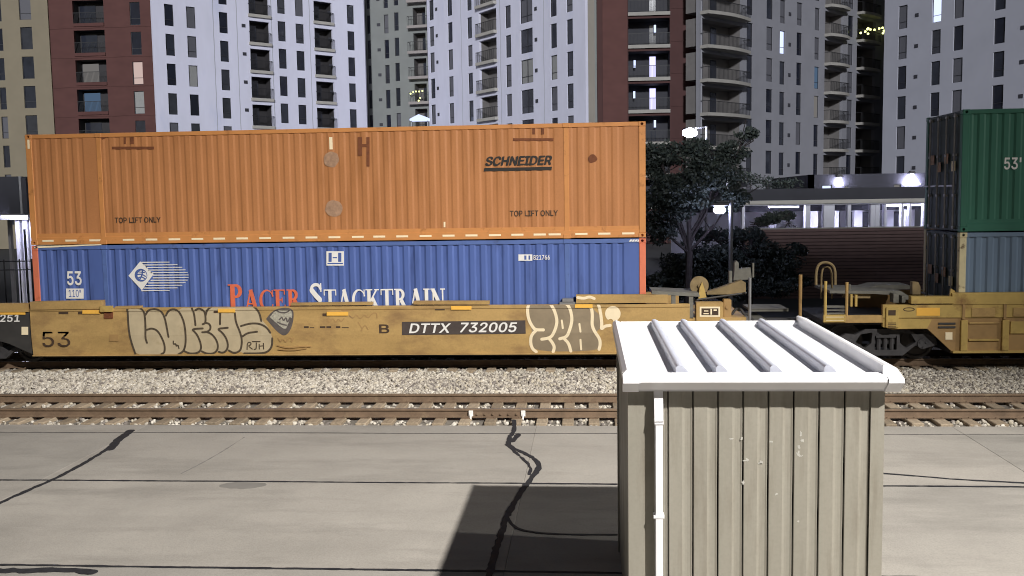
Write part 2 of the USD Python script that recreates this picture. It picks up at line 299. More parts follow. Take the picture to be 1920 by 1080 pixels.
tr = track(19.5, .1, -15.5, 13, 'nearer railway track of rusty rails and timber ties along the platform edge')
jb = obj('joint_bar', [exx([(19.462, -.145), (19.462, -.05), (19.49, -.045), (19.49, -.15)], -2.35, -1.35)], m_rail, tr)
for i in range(6): obj('bolt', [cyl((-2.25+i*.16, 19.43, -.098), (-2.25+i*.16, 19.47, -.098), .022, 8)], m_rail, jb)
for xx in (-2.38, -1.32): obj('rail_clamp', [bx(xx-.045, xx+.045, 19.43, 19.468, -.15, -.03, .008), cyl((xx, 19.36, -.2), (xx, 19.45, -.09), .02, 6)], m_white, tr)
tr2 = track(25.52, .05, -17, 15, 'farther railway track under the container train, mostly shaded')

# ------------------------------------------------------------------ unseen depot and added office block that hold off the distant light, floodlight mast beside the platform
db = thing('shading_depot', 'pale stuccoed depot building with a tiled roof, unseen behind the viewpoint, sized to shade the platform and shed', 'building', (0, -16, -.1))  # unseen; its height is chosen to shade the platform and shed
obj('wall', [bx(-48, 48, -24, -9, -.1, 6.6)], M('depot_stucco', (.42, .36, .28), .85), db)
obj('roof', [exx([(-8.4, 6.61), (-8.4, 6.85), (-16.5, 8.6), (-24.6, 6.85), (-24.6, 6.61)], -48.6, 48.6)], M('roof_tile', (.2, .09, .05), .8), db)
for k in range(20): 
    w = obj('window', [bx(-46+k*4.8-.7, -46+k*4.8+.7, -9.0, -8.94, .9, 2.9)], M('depot_frame', (.1, .07, .05)) if k == 0 else '/World/Looks/depot_frame', db); obj('pane', [bx(-46+k*4.8-.6, -46+k*4.8+.6, -8.94, -8.93, 1.0, 2.8)], m_pane_dark if False else m_cgrey, w)
ob = thing('added_office_block', 'tall plain office block added unseen far behind the viewpoint to shade the train', 'building', (0, -58, -.4))  # added only to keep the low distant light off the train
obj('wall', [bx(-95, 85, -70, -45, -.4, 26.6)], '/World/Looks/depot_stucco', ob); obj('parapet', [bx(-95.2, 85.2, -70.2, -44.8, 26.602, 27.4)], '/World/Looks/depot_stucco', ob)
for k in range(22):
    for j in range(6): obj('window', [bx(-90+k*8, -87+k*8, -44.99, -44.95, 1.5+j*4, 3.6+j*4)], m_cgrey, ob)
def mast(label, base, pos, toward):
    fm = thing('floodlight_mast', label, 'floodlight', base); b, p = np.array(base, float), np.array(pos, float)
    n = np.array(toward, float)-p; n /= np.linalg.norm(n); e = p-n*.8
    obj('pole', [cyl(b, (b[0], b[1], p[2]+.9), .2, 12), cyl((b[0], b[1], p[2]+.8), e+np.array([0, 0, .2]), .06, 8)], m_galv, fm)
    obj('lamp_head', [cyl(p-n*.75, p-n*.40, .5, 20)], m_galv, fm)
mast('tall floodlight mast beside the platform, out of the picture to the near right', (19.6, -7.6, -.1), LAMP_POS, LAMP_AIM)
mast('second floodlight mast farther along the platform, out of the picture to the right', (41.5, 6.0, -.1), LAMP2_POS, LAMP2_AIM)

# ------------------------------------------------------------------ shed
sh = thing('shed', 'small taupe ribbed metal shed with bright white roof in the right foreground', 'shed', (1.45, 10.2, -.1))
def panel(p0, dirv, nrm, L, z0, z1):
    """one siding sheet: flat, then a shallow flute, and a lapped edge"""
    pts = [(0, -.012), (.004, -.001), (.012, 0), (.118, 0), (.140, -.007), (.160, -.009), (.188, -.009), (.205, -.002), (L-.018, -.0005), (L-.011, -.012)]
    q = [(u, w) for u, w in pts]+[(u, w-.004) for u, w in reversed(pts)]
    g = [(p0[0]+dirv[0]*u+nrm[0]*w, p0[1]+dirv[1]*u+nrm[1]*w) for u, w in q]
    return exu(Polygon(g).buffer(0), z0, z1)
wx0, wx1, wy0, wy1, zt = .365, 2.535, 8.62, 11.86, 2.60
np_ = 9; Lp = (wx1-.09-(wx0+.12))/np_
off = (.845-.0-(wx0+.12)) % Lp
for i in range(np_): obj('wall_panel', [panel((wx0+.12+i*Lp, wy0-.012), (1, 0), (0, -1), Lp, -.1, zt)], m_shed, sh)
for i in range(14): 
    L2 = (wy1-.12-(wy0+.12))/14
    obj('wall_panel', [panel((wx0-.0, wy1-.12-i*L2), (0, -1), (-1, 0), L2, -.1, zt)], m_shed, sh)
    obj('wall_panel', [panel((wx1+.0, wy0+.12+i*L2), (0, 1), (1, 0), L2, -.1, zt)], m_shed, sh)
for i in range(np_): obj('wall_panel', [panel((wx1-.09-i*Lp, wy1+.012), (-1, 0), (0, 1), Lp, -.1, zt)], m_shed, sh)
for cx, cy_ in ((wx0, wy0), (wx1, wy0), (wx0, wy1), (wx1, wy1)):
    sx = 1 if cx < 1 else -1; sy = 1 if cy_ < 10 else -1
    ow = .125 if cx < 1 else .095
    g = Polygon([(cx-sx*.02, cy_-sy*.026), (cx+sx*ow, cy_-sy*.026), (cx+sx*ow, cy_-sy*.002), (cx+sx*.004, cy_-sy*.002), (cx+sx*.004, cy_+sy*.125), (cx-sx*.02, cy_+sy*.125)])
    obj('corner_trim', [exu(g, -.1, zt+.004)], m_shed, sh)
obj('core', [bx(wx0+.012, wx1-.012, wy0+.02, wy1-.02, -.095, 2.6)], m_joint, sh)
RX0, RX1, RY0, RY1, RZ = .30, 2.66, 8.42, 12.0, 2.685
rf = obj('roof', [bx(RX0+.06, RX1-.10, RY0+.10, RY1-.03, 2.604, RZ-.03)], m_roof, sh)
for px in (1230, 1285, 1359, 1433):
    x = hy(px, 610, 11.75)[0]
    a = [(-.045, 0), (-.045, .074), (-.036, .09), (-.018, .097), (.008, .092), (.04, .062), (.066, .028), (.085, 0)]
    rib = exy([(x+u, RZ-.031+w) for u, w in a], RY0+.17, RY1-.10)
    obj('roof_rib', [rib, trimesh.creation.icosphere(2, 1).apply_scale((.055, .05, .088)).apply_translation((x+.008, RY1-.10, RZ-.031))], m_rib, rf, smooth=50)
obj('edge_trim', [exy([(RX0, 2.60), (RX0, RZ+.01), (RX0+.035, RZ+.045), (RX0+.10, RZ+.02), (RX0+.10, 2.60)], RY0+.09, RY1)], m_trim, rf)
obj('edge_trim', [exy([(RX1-.15, 2.60), (RX1-.15, RZ+.075), (RX1-.13, RZ+.085), (RX1-.03, RZ+.05), (RX1, RZ+.0), (RX1, 2.60)], RY0+.09, RY1)], m_trim, rf)
obj('edge_trim', [exx([(RY1-.09, 2.6), (RY1-.09, RZ+.012), (RY1-.04, RZ+.03), (RY1-.003, RZ+.006), (RY1-.003, 2.6)], RX0+.102, RX1-.152)], m_trim, rf)
gt = obj('gutter', [exx([(RY0+.13, RZ+.01), (RY0-.0, RZ-.03), (RY0-.0, RZ-.055), (RY0+.11, RZ-.138), (RY0+.11, RZ-.152), (RY0+.21, RZ-.152), (RY0+.21, RZ-.08), (RY0+.13, RZ-.06)], RX0+.14, RX1-.13)], m_trim, sh)
for a, b in ((RX0-.002, RX0+.138), (RX1-.128, RX1+.002)):
    obj('gutter_end_cap', [exx([(RY0+.14, RZ+.016), (RY0-.012, RZ-.026), (RY0-.012, RZ-.06), (RY0+.10, RZ-.156), (RY0+.215, RZ-.156), (RY0+.215, RZ-.02)], a, b)], m_trim, gt)
d0 = hy(1228, 760, 8.5)[0]; d1 = hy(1243, 760, 8.5)[0]
obj('downspout', [bx(d0, d1, 8.515, 8.575, -.1, 2.27, .008), exx([(8.50, 2.272), (8.575, 2.272), (8.615, 2.53), (8.55, 2.53)], d0-.004, d1+.004), bx(d0-.006, d1+.006, 8.508, 8.58, 2.24, 2.285, .004)], m_trim, sh)
for u, v, w_, h_ in ((1393, 906, 5, 7), (1400, 862, 9, 5), (1426, 866, 6, 4), (1391, 822, 4, 3), (1445, 828, 6, 4), (1502, 812, 3, 6), (1497, 838, 4, 5), (1499, 852, 7, 9), (1505, 826, 4, 4), (1497, 978, 3, 3), (1371, 823, 7, 2), (1455, 926, 6, 3)):
    a = hy(u, v, 8.606); k_ = 1/215
    g_ = unary_union([stroke([(a[0]+rng.normal(0, w_*k_*.35), a[2]+rng.normal(0, h_*k_*.4)) for _ in range(3)], rng.uniform(.004, .012), 2) for _ in range(4)])
    obj('paint_scuff', [exz(g_, 8.6075, .0012)], m_scuff, sh)
obj('downspout_strap', [bx(d0-.012, d1+.012, 8.51, 8.606, z, z+.025) for z in (.6, 1.4)], m_trim, sh)

# ------------------------------------------------------------------ containers
YF = 24.97                                                          # near face of the containers
def corr(x0, x1, y, z0, z1, pitch=.305, dep=.026, th=.03):
    """near-side corrugated sheet; outer faces at y, grooves dep behind"""
    f = [(x0, y)]; x = x0+.06
    while x+pitch < x1:
        f += [(x, y), (x+.17*pitch, y+dep), (x+.46*pitch, y+dep), (x+.63*pitch, y)]; x += pitch
    f.append((x1, y)); g = Polygon(f+[(x1, y+dep+th), (x0, y+dep+th)])
    return exu(g, z0, z1)
def container(name, label, x0, z0, h, L, mp, mr, mpost, mend, posts=(1.98, 14.17), pitch=.305, group=None, bars_left=False, dep=.026):
    y0, y1 = YF, YF+2.59; z1 = z0+h; x1 = x0+L
    t = thing(name, label, 'shipping container', (x0+L/2, (y0+y1)/2, z0), group)
    br, trl, pw = .30 if z0 > 2 else .16, .11, .165
    cuts = [x0+pw]+[x0+p for p in posts if x0+p < x1-.5]+[x1-pw]
    for a, b in zip(cuts[:-1], cuts[1:]):
        obj('side_panel', [corr(a+(.06 if a > x0+pw else 0), b-(.06 if b < x1-pw else 0), y0+.018, z0+br, z1-trl, pitch, dep)], mp, t)
    for p in cuts[1:-1]:
        q = obj('intermediate_post', [bx(p-.062, p+.062, y0+.006, y0+.09, z0+.12, z1-.12, .006)], mr, t)
        for zz in (z0+.055, z1-.055):
            obj('corner_casting', [bx(p-.09, p+.09, y0-.012, y0+.15, zz-.056, zz+.056, .008)], mr, q)
    obj('far_side_panel', [bx(x0+pw, x1-pw, y1-.06, y1-.02, z0+.1, z1-.1)], mp, t)
    obj('roof', [bx(x0+.08, x1-.08, y0+.03, y1-.03, z1-.05, z1-.012)], mp, t)
    obj('floor', [bx(x0+.05, x1-.05, y0+.05, y1-.05, z0+.04, z0+.12)], mend, t)
    for yy, s in ((y0, 1), (y1, -1)):
        obj('top_rail', [bx(x0+pw, x1-pw, min(yy, yy+s*.07), max(yy, yy+s*.07), z1-trl+.001, z1-.004, .006)], mr, t)
        if z0 > 2:
            obj('bottom_rail', [exx([(yy+s*.004, z0+.01), (yy, z0+.02), (yy, z0+.19), (yy+s*.014, z0+.20), (yy+s*.014, z0+br), (yy+s*.06, z0+br), (yy+s*.06, z0+.01)], x0+pw, x1-pw)], mr, t)
        else:
            obj('bottom_rail', [bx(x0+pw, x1-pw, min(yy, yy+s*.07), max(yy, yy+s*.07), z0+.005, z0+br-.001, .006)], mr, t)
    for xx, sx in ((x0, 1), (x1, -1)):
        for yy, sy in ((y0, 1), (y1, -1)):
            a, b = sorted((xx, xx+sx*pw)); c, d = sorted((yy-.006*sy, yy+sy*.16))
            p = obj('corner_post', [bx(a, b, c, d, z0+.118, z1-.118, .01)], mpost, t)
            a, b = sorted((xx-sx*.004, xx+sx*.178)); c, d = sorted((yy-.012*sy, yy+sy*.165))
            for zz in (z0, z1-.118):
                obj('corner_casting', [trimesh.boolean.difference([bx(a, b, c, d, zz, zz+.118, .01), cyl(((a+b)/2, c-.05, zz+.06), ((a+b)/2, d-.04 if sy > 0 else d+.05, zz+.06), .036, 10)], engine='manifold')], mpost, p)
        a, b = sorted((xx+sx*.02, xx+sx*.06))
        e = obj('end_wall', [bx(a, b, y0+.165, y1-.165, z0+.1, z1-.1), bx(a-.015, b+.015, y0+.165, y1-.165, z0+.02, z0+.14), bx(a-.015, b+.015, y0+.165, y1-.165, z1-.13, z1-.02)] + [bx(a-.012, b+.012, y0+.165, y1-.165, z0+k*h/6-.05, z0+k*h/6+.05) for k in range(1, 6)], mend, t)
        if bars_left and sx > 0:
            for k in range(4):
                yb = y0+.42+k*.58
                br_ = obj('locking_bar', [cyl((xx-.03, yb, z0+.06), (xx-.03, yb, z1-.06), .024, 8)]+[bx(xx-.05, xx+.03, yb-.05, yb+.05, zz-.03, zz+.03) for zz in (z0+.1, z0+.9, z0+1.9, z1-.12)], m_galv, e)
                obj('handle', [bx(xx-.07, xx-.045, yb, yb+.38, z0+1.12, z0+1.16)], m_galv, br_)
            for k in range(4):
                obj('placard', [bx(xx-.032, xx-.022, y0+.35+k*.5, y0+.6+k*.5, z0+1.5+.2*(k % 2), z0+1.75+.2*(k % 2))], m_greypatch if k else m_cream, e)
    return t
Lc = 16.154; X0 = -14.68
och = container('orange_container', 'long orange container stacked on top of the blue one', X0, 3.20, 2.90, Lc, m_orange, m_orange_rail, m_orange_rail, m_orange_rail, pitch=.29, dep=.013)
bch = container('blue_container', 'blue container with orange-red end posts sitting low in the ochre well car', X0, .30, 2.88, Lc, m_blue, m_blue2, m_red, m_blue, pitch=.285)
GX = 9.15
gch = container('green_container', 'dark green container stacked on the right, its dark end doors facing the gap', GX, 3.24, 2.98, Lc, m_green, m_green, m_green, m_darkgreen, pitch=.29, bars_left=True)
sch = container('slate_container', 'slate blue container with a cream corner post under the green one', GX, .36, 2.86, Lc, m_slate, m_slate, m_cream, m_darkgreen, pitch=.285, bars_left=True)
def at(u, v, y=YF): p = hy(u, v, y); return p[0], p[2]
YD = YF+.016                                                        # markings lie 2 mm proud of the panels
# orange markings
for u in (90, 133, 178, 241, 284, 327, 370, 411, 454, 497, 541, 584, 627, 671, 711, 754, 798, 841, 884, 928, 970, 1012, 1040, 1090, 1133, 1178):
    v = 449.5-(u-90)*.0148
    x, z = at(u, v); obj('reflective_tape', [exz(sbox(x-.155, 3.285, x+.155, 3.335), YF-.001, .004)], m_reflw, och)
x, z = at(909, 311); x2, _ = at(1037, 311)
obj('lettering', [text('SCHNEIDER', .215, x+.0, YD, z, bold=True, shear=.22, right=x2-.07), text('SCHNEIDER', .215, x+.02, YD, z+.01, .0046, bold=True, shear=.22, right=x2-.05)], m_black, och)
x, z = at(907, 318); x2, z2 = at(1034, 316)
obj('lettering_underline', [exz(Polygon([(x, z-.045), (x2, z-.045), (x2+.015, z+.04), (x+.015, z+.04)]), YD)], m_black, och)
for u0, u1, v in ((215, 301, 418), (956, 1046, 405.5)):
    x, z = at(u0, v); x2, _ = at(u1, v); obj('lettering', [text('TOP LIFT ONLY', .135, x, YD, z, bold=True, right=x2)], m_brownmark, och)
def mark(name, mat, par, quads, y=YD, d=.004):
    obj(name, [exz(Polygon([at(u, v, y) for u, v in q]).buffer(0), y, d) for q in quads], mat, par)
def rq(u0, v0, u1, v1, s=0): return [(u0, v0), (u1, v0), (u1+s, v1), (u0+s, v1)]
mark('faded_lettering', m_rust, och, [rq(210, 275, 289, 280), rq(232, 257, 236, 270), rq(244, 254, 251, 270)])
mark('faded_lettering', m_rust, och, [rq(962, 259, 1038, 264), rq(998, 237, 1003, 252), rq(1015, 237, 1020, 252), rq(994, 235, 1024, 238)])
mark('rust_streak', m_rust, och, [rq(671, 257, 679, 292), rq(687, 257, 693, 312), rq(679, 270, 687, 276)])
mark('rust_streak', m_rust, och, [[(185, 250), (200, 250), (199, 258), (192, 262)]])
mark('reflective_mark', m_reflw, och, [rq(617, 257, 623, 280, 1)]); mark('reflective_mark', m_reflw, och, [rq(832, 416, 835, 426)]); mark('reflective_mark', m_reflw, och, [rq(51, 262, 55, 279, 1)], y=YF-.008)
for (u, v), r, mt in (((621, 299), .2, m_greypatch), ((626, 391), .22, m_greypatch), ((1111, 297), .11, m_rust)):
    x, z = at(u, v); obj('faded_patch', [exz(ragged(Point(x, z).buffer(r), .025, u), YD)], mt, och)
mark('reflective_mark', m_reflw, bch, [[(64, 462), (190, 457.5), (190, 459.5), (64, 465.5)]], y=YF-.008)
# blue markings
x, z = at(126, 534); x2, _ = at(153, 534); obj('lettering', [text('53', .35, x, YD, z, bold=True, right=x2)], m_white, bch)
mark('label_plate', m_white, bch, [rq(124, 541, 157, 560)]); x, z = at(129, 557); x2, _ = at(152, 557); obj('lettering', [text('110"', .19, x, YD-.0045, z, .003, right=x2)], m_blue, bch)
mark('label_plate', m_white, bch, [rq(612, 471, 645, 498)]); mark('label_print', m_blue, bch, [rq(616, 474, 622, 491), rq(634, 474, 640, 491), rq(624, 482, 632, 484), rq(614, 493, 643, 495)], y=YD-.0045, d=.002)
mark('label_plate', m_white, bch, [rq(972, 477, 998, 489)]); mark('label_print', m_blue, bch, [rq(983, 479, 987, 487), rq(991, 479, 994, 487)], y=YD-.0045, d=.002)
x, z = at(1000, 487); x2, _ = at(1031, 487); obj('lettering', [text('821766', .115, x, YD, z, bold=True, right=x2)], m_white, bch)
for k in range(4): mark('reflective_mark', m_white, bch, [[(1179+k*5, 453), (1183+k*5, 453), (1186+k*5, 449), (1182+k*5, 449)]], y=YF-.004)
lg = obj('emblem', [exz(Polygon([at(*q, YD) for q in ((241, 517), (263, 490), (288, 514), (266, 544))]), YD)], m_white, bch)
cx, cz = at(264.5, 516, YD); gl = Point(cx, cz).buffer(.17)
gl = unary_union([gl.difference(Point(cx+.03, cz).buffer(.125)), stroke([(cx-.05, cz-.13), (cx+.03, cz), (cx+.05, cz+.13)], .035), stroke([(cx-.1, cz+.02), (cx+.02, cz+.03), (cx+.12, cz-.03)], .03), stroke([(cx-.09, cz-.07), (cx+.02, cz-.04), (cx+.1, cz-.09)], .03), stroke([(cx-.09, cz+.09), (cx+.1, cz+.07)], .025)])
obj('emblem_globe', [exz(gl, YD-.0045, .003)], m_blue, lg)
for k in range(12):
    t_ = k/11; z_ = 491+t_*53; h_ = 1-abs(t_*2-1)
    u0 = 264+24*h_+1; u1 = 318+36*(1-(t_*2-1)**2)**.8
    mark('speed_line', m_white, bch, [[(u0, z_), (u1, z_-.2), (u1, z_+1.1), (u0, z_+1.9)]])
# serif lettering, built from thick and thin strokes
def serif(ch):
    L = lambda a, b, w: LineString([a, b]).buffer(w/2, cap_style='flat'); ser = lambda x, y, w=.30: sbox(x-w/2, y, x+w/2, y+.055)
    thick, thin = .21, .085
    if ch == 'P': g = [sbox(.10, 0, .10+thick, 1), ser(.2, 0, .4), sbox(0, .945, .45, 1), affinity.scale(Point(.36, .74).buffer(.26), 1.1, 1).difference(affinity.scale(Point(.33, .74).buffer(.17), .8, 1)).difference(sbox(-1, -1, .2, 2))], .70
    elif ch == 'A': g = [L((.15, 0), (.42, 1), thin), L((.42, 1), (.72, 0), thick*1.05), sbox(.26, .30, .6, .37), ser(.14, 0, .28), ser(.74, 0, .34)], .90
    elif ch == 'C': g = [affinity.scale(Point(.45, .5).buffer(.5, 24), .86, 1).difference(affinity.scale(Point(.5, .5).buffer(.43, 24), .72, 1)).difference(sbox(.62, .3, 1.2, .68)), sbox(.76, .66, .82, .98)], .88
    elif ch == 'E': g = [sbox(.10, 0, .10+thick, 1), sbox(0, 0, .66, .06), sbox(0, .94, .64, 1), sbox(.2, .47, .48, .53), sbox(.60, 0, .66, .27), sbox(.58, .75, .64, 1), sbox(.44, .38, .49, .62)], .74
    elif ch == 'R': g = [serif('P')[0], L((.42, .5), (.74, .0), thick), ser(.78, 0, .26)], .90
    elif ch == 'S': g = [stroke([(.60, .80), (.52, .92), (.34, .95), (.17, .86), (.15, .70), (.34, .56), (.54, .44), (.60, .27), (.50, .10), (.32, .05), (.14, .10), (.07, .24)], .115, 3), stroke([(.18, .74), (.36, .56), (.56, .40)], .20, 2), sbox(.59, .68, .645, .99), sbox(.05, .02, .10, .33)], .74
    elif ch == 'T': g = [sbox(.30, 0, .30+thick, 1), sbox(.02, .94, .80, 1), sbox(.02, .72, .08, 1), sbox(.74, .72, .80, 1), ser(.405, 0, .42)], .86
    elif ch == 'K': g = [sbox(.10, 0, .10+thick, 1), ser(.2, 0, .4), sbox(0, .945, .42, 1), L((.28, .42), (.68, .97), thin), sbox(.54, .945, .84, 1), L((.40, .60), (.76, .0), thick), ser(.78, 0, .34)], .92
    elif ch == 'I': g = [sbox(.10, 0, .10+thick, 1), ser(.2, 0, .4), sbox(0, .945, .4, 1)], .46
    elif ch == 'N': g = [sbox(.12, 0, .12+thin, 1), L((.14, .97), (.70, .03), thick), sbox(.70, 0, .70+thin, 1), ser(.16, 0, .32), sbox(0, .945, .26, 1), sbox(.60, .945, .9, 1)], .96
    return unary_union([q for q in g[0]]), g[1]
def serif_word(word, u0, u1, vtop, big, small, mat, par):
    x0, zt_ = at(u0, vtop, YD); x1 = at(u1, vtop, YD)[0]; sizes = [big]+[small]*(len(word)-1); base = zt_-big
    adv = [serif(c)[1]*s for c, s in zip(word, sizes)]; k = (x1-x0)/sum(adv); x = x0
    for c, s, a in zip(word, sizes, adv):
        obj('letter', [exz(affinity.translate(affinity.scale(serif(c)[0], s*k, s, origin=(0, 0)), x, base), YD)], mat, par); x += a*k
serif_word('PACER', 427, 566, 533, .70, .55, m_redmark, bch)
serif_word('STACKTRAIN', 577, 836, 530.5, .74, .565, m_white, bch)
# green / slate markings
x, z = at(1883, 317); obj('lettering', [text("53'", .27, x, YD, z, bold=True, right=at(1915, 317)[0])], m_white, gch)

# ------------------------------------------------------------------ well cars
YC = 24.75; YB = 27.80
def cpx(u, v, y=YC): p = hy(u, v, y); return p[0], p[2]
def bogie(par, xc, near_only=False):
    y = YC+.22
    b = obj('bogie', [bx(xc-.25, xc+.25, y+.1, YB-.3, .45, .72), bx(xc-.9, xc+.9, 26.1, 26.5, .55, .75)], m_truck, par)
    for yy in (y, YB-.35):
        prof_ = [(-1.25, .44), (-1.22, .60), (-.98, .72), (-.75, .70), (-.5, .84), (.5, .84), (.75, .70), (.98, .72), (1.22, .60), (1.25, .44), (1.0, .36), (.72, .42), (.42, .17), (-.42, .17), (-.72, .42), (-1.0, .36)]
        g = Polygon(prof_)
        for h in ([(-.70, .52), (-.60, .68), (-.36, .72), (-.38, .50), (-.50, .40)], [(.70, .52), (.60, .68), (.36, .72), (.38, .50), (.50, .40)], [(-.24, .34), (.24, .34), (.24, .64), (-.24, .64)]): g = g.difference(Polygon(h).buffer(.03))
        obj('side_frame', [exz(affinity.translate(g, xc, 0), yy+.14, .14)], m_truck, b, smooth=False)
        obj('spring_group', [cyl((xc+dx, yy+.07, .3), (xc+dx, yy+.07, .66), .055, 8) for dx in (-.16, 0, .16)]+[bx(xc-.24, xc+.24, yy-.01, yy+.15, .62, .72)], m_truck, b)
    for dx in (-.89, .89):
        for yy, s in ((25.47, 1), (27.07, -1)):
            pr_ = np.array([(0, -.07), (.15, -.06), (.19, -.02), (.36, -.015), (.39, -.06), (.455, -.065), (.465, .05), (.49, .07), (.49, .10), (.36, .08), (.19, .05), (.15, .09), (0, .09)])
            w = trimesh.creation.revolve(pr_, sections=36); w.apply_transform(trimesh.transformations.rotation_matrix(-math.pi/2*s, (1, 0, 0))); w.apply_translation((xc+dx, yy+.04*s, .47))
            obj('wheel', [w], m_wheel, b, smooth=30)
        obj('axle', [cyl((xc+dx, y-.02, .47), (xc+dx, YB-.2, .47), .085, 10)], m_truck, b)
        obj('axle_cap', [cyl((xc+dx, y-.05, .47), (xc+dx, y+.16, .47), .13, 12)]+[cyl((xc+dx+.08*math.cos(a), y-.075, .47+.08*math.sin(a)), (xc+dx+.08*math.cos(a), y-.04, .47+.08*math.sin(a)), .022, 6) for a in (.5, 2.6, 4.7)], m_truck, b)
    return b
W1 = thing('well_car', 'ochre flat-sided well car with bubble graffiti and number board under the blue container', 'railway car', (-6.1, 26.27, 0), 'well cars of the container train')
xl = cpx(58, 620)[0]
side = obj('side_wall', [exx([(YC, 1.49), (YC, .80), (YC+.045, .30), (YC+.13, .30), (YC+.10, .80), (YC+.10, 1.49)], xl, 2.55)], m_tan, W1)
obj('bottom_flange', [bx(xl, 2.55, YC-.01, YC+.15, .262, .298, .004)], m_tan, side)
obj('far_side_wall', [bx(xl, 2.55, YB-.12, YB, .28, 1.55)], m_tan, W1)
obj('floor', [bx(xl+.3, 2.5, YC+.2, YB-.15, .2, .27)], m_cgrey, W1)
def chord(u0, u1, vt, vb, y=YC, d=.05, mat=m_tan, name='top_chord', par=None):
    (a, zt1), (b, zt2) = cpx(u0, vt[0], y-d), cpx(u1, vt[1], y-d); zb1, zb2 = cpx(u0, vb[0], y-d)[1], cpx(u1, vb[1], y-d)[1]
    obj(name, [exz(Polygon([(a, zb1), (b, zb2), (b, zt2), (a, zt1)]), y+.16, .16+d)], mat, par or W1)
obj('top_chord', [bx(xl, 2.55, YC-.02, YC+.16, 1.45, 1.535, .01)], m_tan, W1)
chord(56, 190, (566, 563.5), (581, 579)); chord(545, 697, (568.5, 567), (573, 572), d=.055); chord(775, 917, (565, 564.5), (571, 571), d=.055)
chord(1080, 1252, (553, 552.5), (569, 567.5), d=.04)
chord(215, 262, (575, 574), (579, 578.5), d=.03)
bk = obj('side_bracket', [exz(Polygon([cpx(*q) for q in ((190, 573), (213, 573), (213, 584), (190, 584))]), YC-.02, .07)], m_yellow, W1)
mark_c = lambda name, mat, par, quads, y=YC, d=.004: obj(name, [exz(Polygon([cpx(u, v, y) for u, v in q]).buffer(0), y-.001, d) for q in quads], mat, par)
mark_c('bracket_foot', m_rust, bk, [rq(196, 585, 212, 597)], d=.03)
for u0, u1, v in ((155, 188, 585), (409, 441, 582.5), (613, 653, 588.5), (846, 884, 577.5), (1078, 1111, 574)):
    q = obj('reflector', [exz(Polygon([cpx(*c, YC-.02) for c in rq(u0, v-3.8, u1, v+3.2)]), YC-.022, .012)], m_refla, W1)
    if u0 not in (1078,): mark_c('end_plate', m_brownmark, q, [rq(u0-8 if u0 != 846 else u0-30, v-1, u0-1 if u0 != 846 else u0-12, v+4)], d=.012)  # dark brown plate off the left end of the reflector
mark_c('seam_mark', m_brownmark, W1, [rq(110, 582, 128, 589)]); mark_c('faint_lettering', m_tan2, W1, [rq(205, 627, 222, 640)])
x, z = cpx(80, 650); obj('lettering', [text('53', .395, x, YC+.012, z, d=.012, bold=False, right=cpx(132, 650)[0])], m_brownmark, W1)
x, z = cpx(711, 624.5); obj('lettering', [text('B', .22, x, YC-.001, z, bold=True, right=cpx(730, 620)[0])], m_brownmark, W1)
nb = obj('number_board', [exz(Polygon([cpx(*q) for q in ((754, 603.5), (985, 600.5), (986, 625.5), (754, 628))]), YC-.001, .008)], m_numboard, W1)
x, z = cpx(767, 624); obj('lettering', [text('DTTX', .235, x, YC-.010, z, bold=True, shear=.24, right=cpx(842, 622)[0])], m_white, nb)
x, z = cpx(861, 622.5); obj('lettering', [text('732005', .235, x, YC-.010, z, bold=True, shear=.24, right=cpx(967, 622)[0])], m_white, nb)
mark_c('small_stencil', m_brownmark, W1, [rq(u, 611.5+(u % 3), u+w, 615) for u, w in ((570, 9), (581, 8), (600, 10), (612, 9), (630, 8), (641, 13))])
mark_c('small_stencil', m_tan2, W1, [rq(640, 580, 662, 583), rq(660, 576, 664, 581)])
scr = lambda pts: [cpx(u, v) for u, v in pts]
obj('graffiti_scrawl', [exz(unary_union([stroke(scr(p), .028) for p in ([(614, 597), (618, 606), (624, 596), (630, 606), (634, 597), (640, 604), (645, 597)], [(655, 592), (662, 598), (668, 588), (675, 600), (684, 588), (690, 598), (697, 588), (706, 586), (707, 596)], [(672, 605), (680, 618), (676, 622), (684, 608), (690, 618)])]), YC-.001)], m_tan2, W1)
obj('graffiti_scrawl', [exz(unary_union([stroke(scr(p), .03) for p in ([(521, 634), (526, 642), (530, 634), (536, 643), (540, 634), (548, 634), (546, 643), (551, 634)], [(520, 648), (540, 653), (560, 650), (582, 650)], [(522, 655), (548, 657), (574, 653)])]), YC+.03, .03)], m_tan2, W1)
# bubble-letter graffiti on the left
G1 = lambda X, Y: cpx(220+X/5.647, 560+Y/5.647)
G2 = lambda X, Y: cpx(960+X/7.714, 540+Y/7.714)
def on_side(g, lift):                                               # a flat shape laid on the folded side wall
    top, low = g.intersection(sbox(-50, .801, 50, 1.447)), g.intersection(sbox(-50, .2985, 50, .799)); out = []
    if not top.is_empty: out.append(exz(top, YC-.0005-lift, .003))
    if not low.is_empty:
        e = exz(low, 0, .003); v = e.vertices; v[:, 1] += YC-.0005-lift+(.80-v[:, 2])*.09; e.vertices = v; out.append(e)
    hi = g.intersection(sbox(-50, 1.453, 50, 1.53))
    if not hi.is_empty: out.append(exz(hi, YC-.0205-lift, .003))
    return out
fill = Polygon(chaikin([G1(*q) for q in ((110, 130), (150, 95), (270, 95), (300, 150), (340, 112), (400, 102), (460, 120), (500, 185), (530, 130), (590, 103), (650, 125), (700, 88), (790, 84), (930, 105), (960, 85), (1020, 66), (1280, 70), (1400, 66), (1465, 85), (1510, 140), (1530, 230), (1600, 300), (1645, 420), (1635, 520), (1560, 580), (1330, 585), (1300, 560), (1240, 585), (1170, 550), (1120, 580), (1050, 560), (960, 592), (880, 570), (800, 590), (700, 565), (640, 595), (500, 606), (190, 608), (140, 470), (108, 300), (110, 130))])).buffer(0)
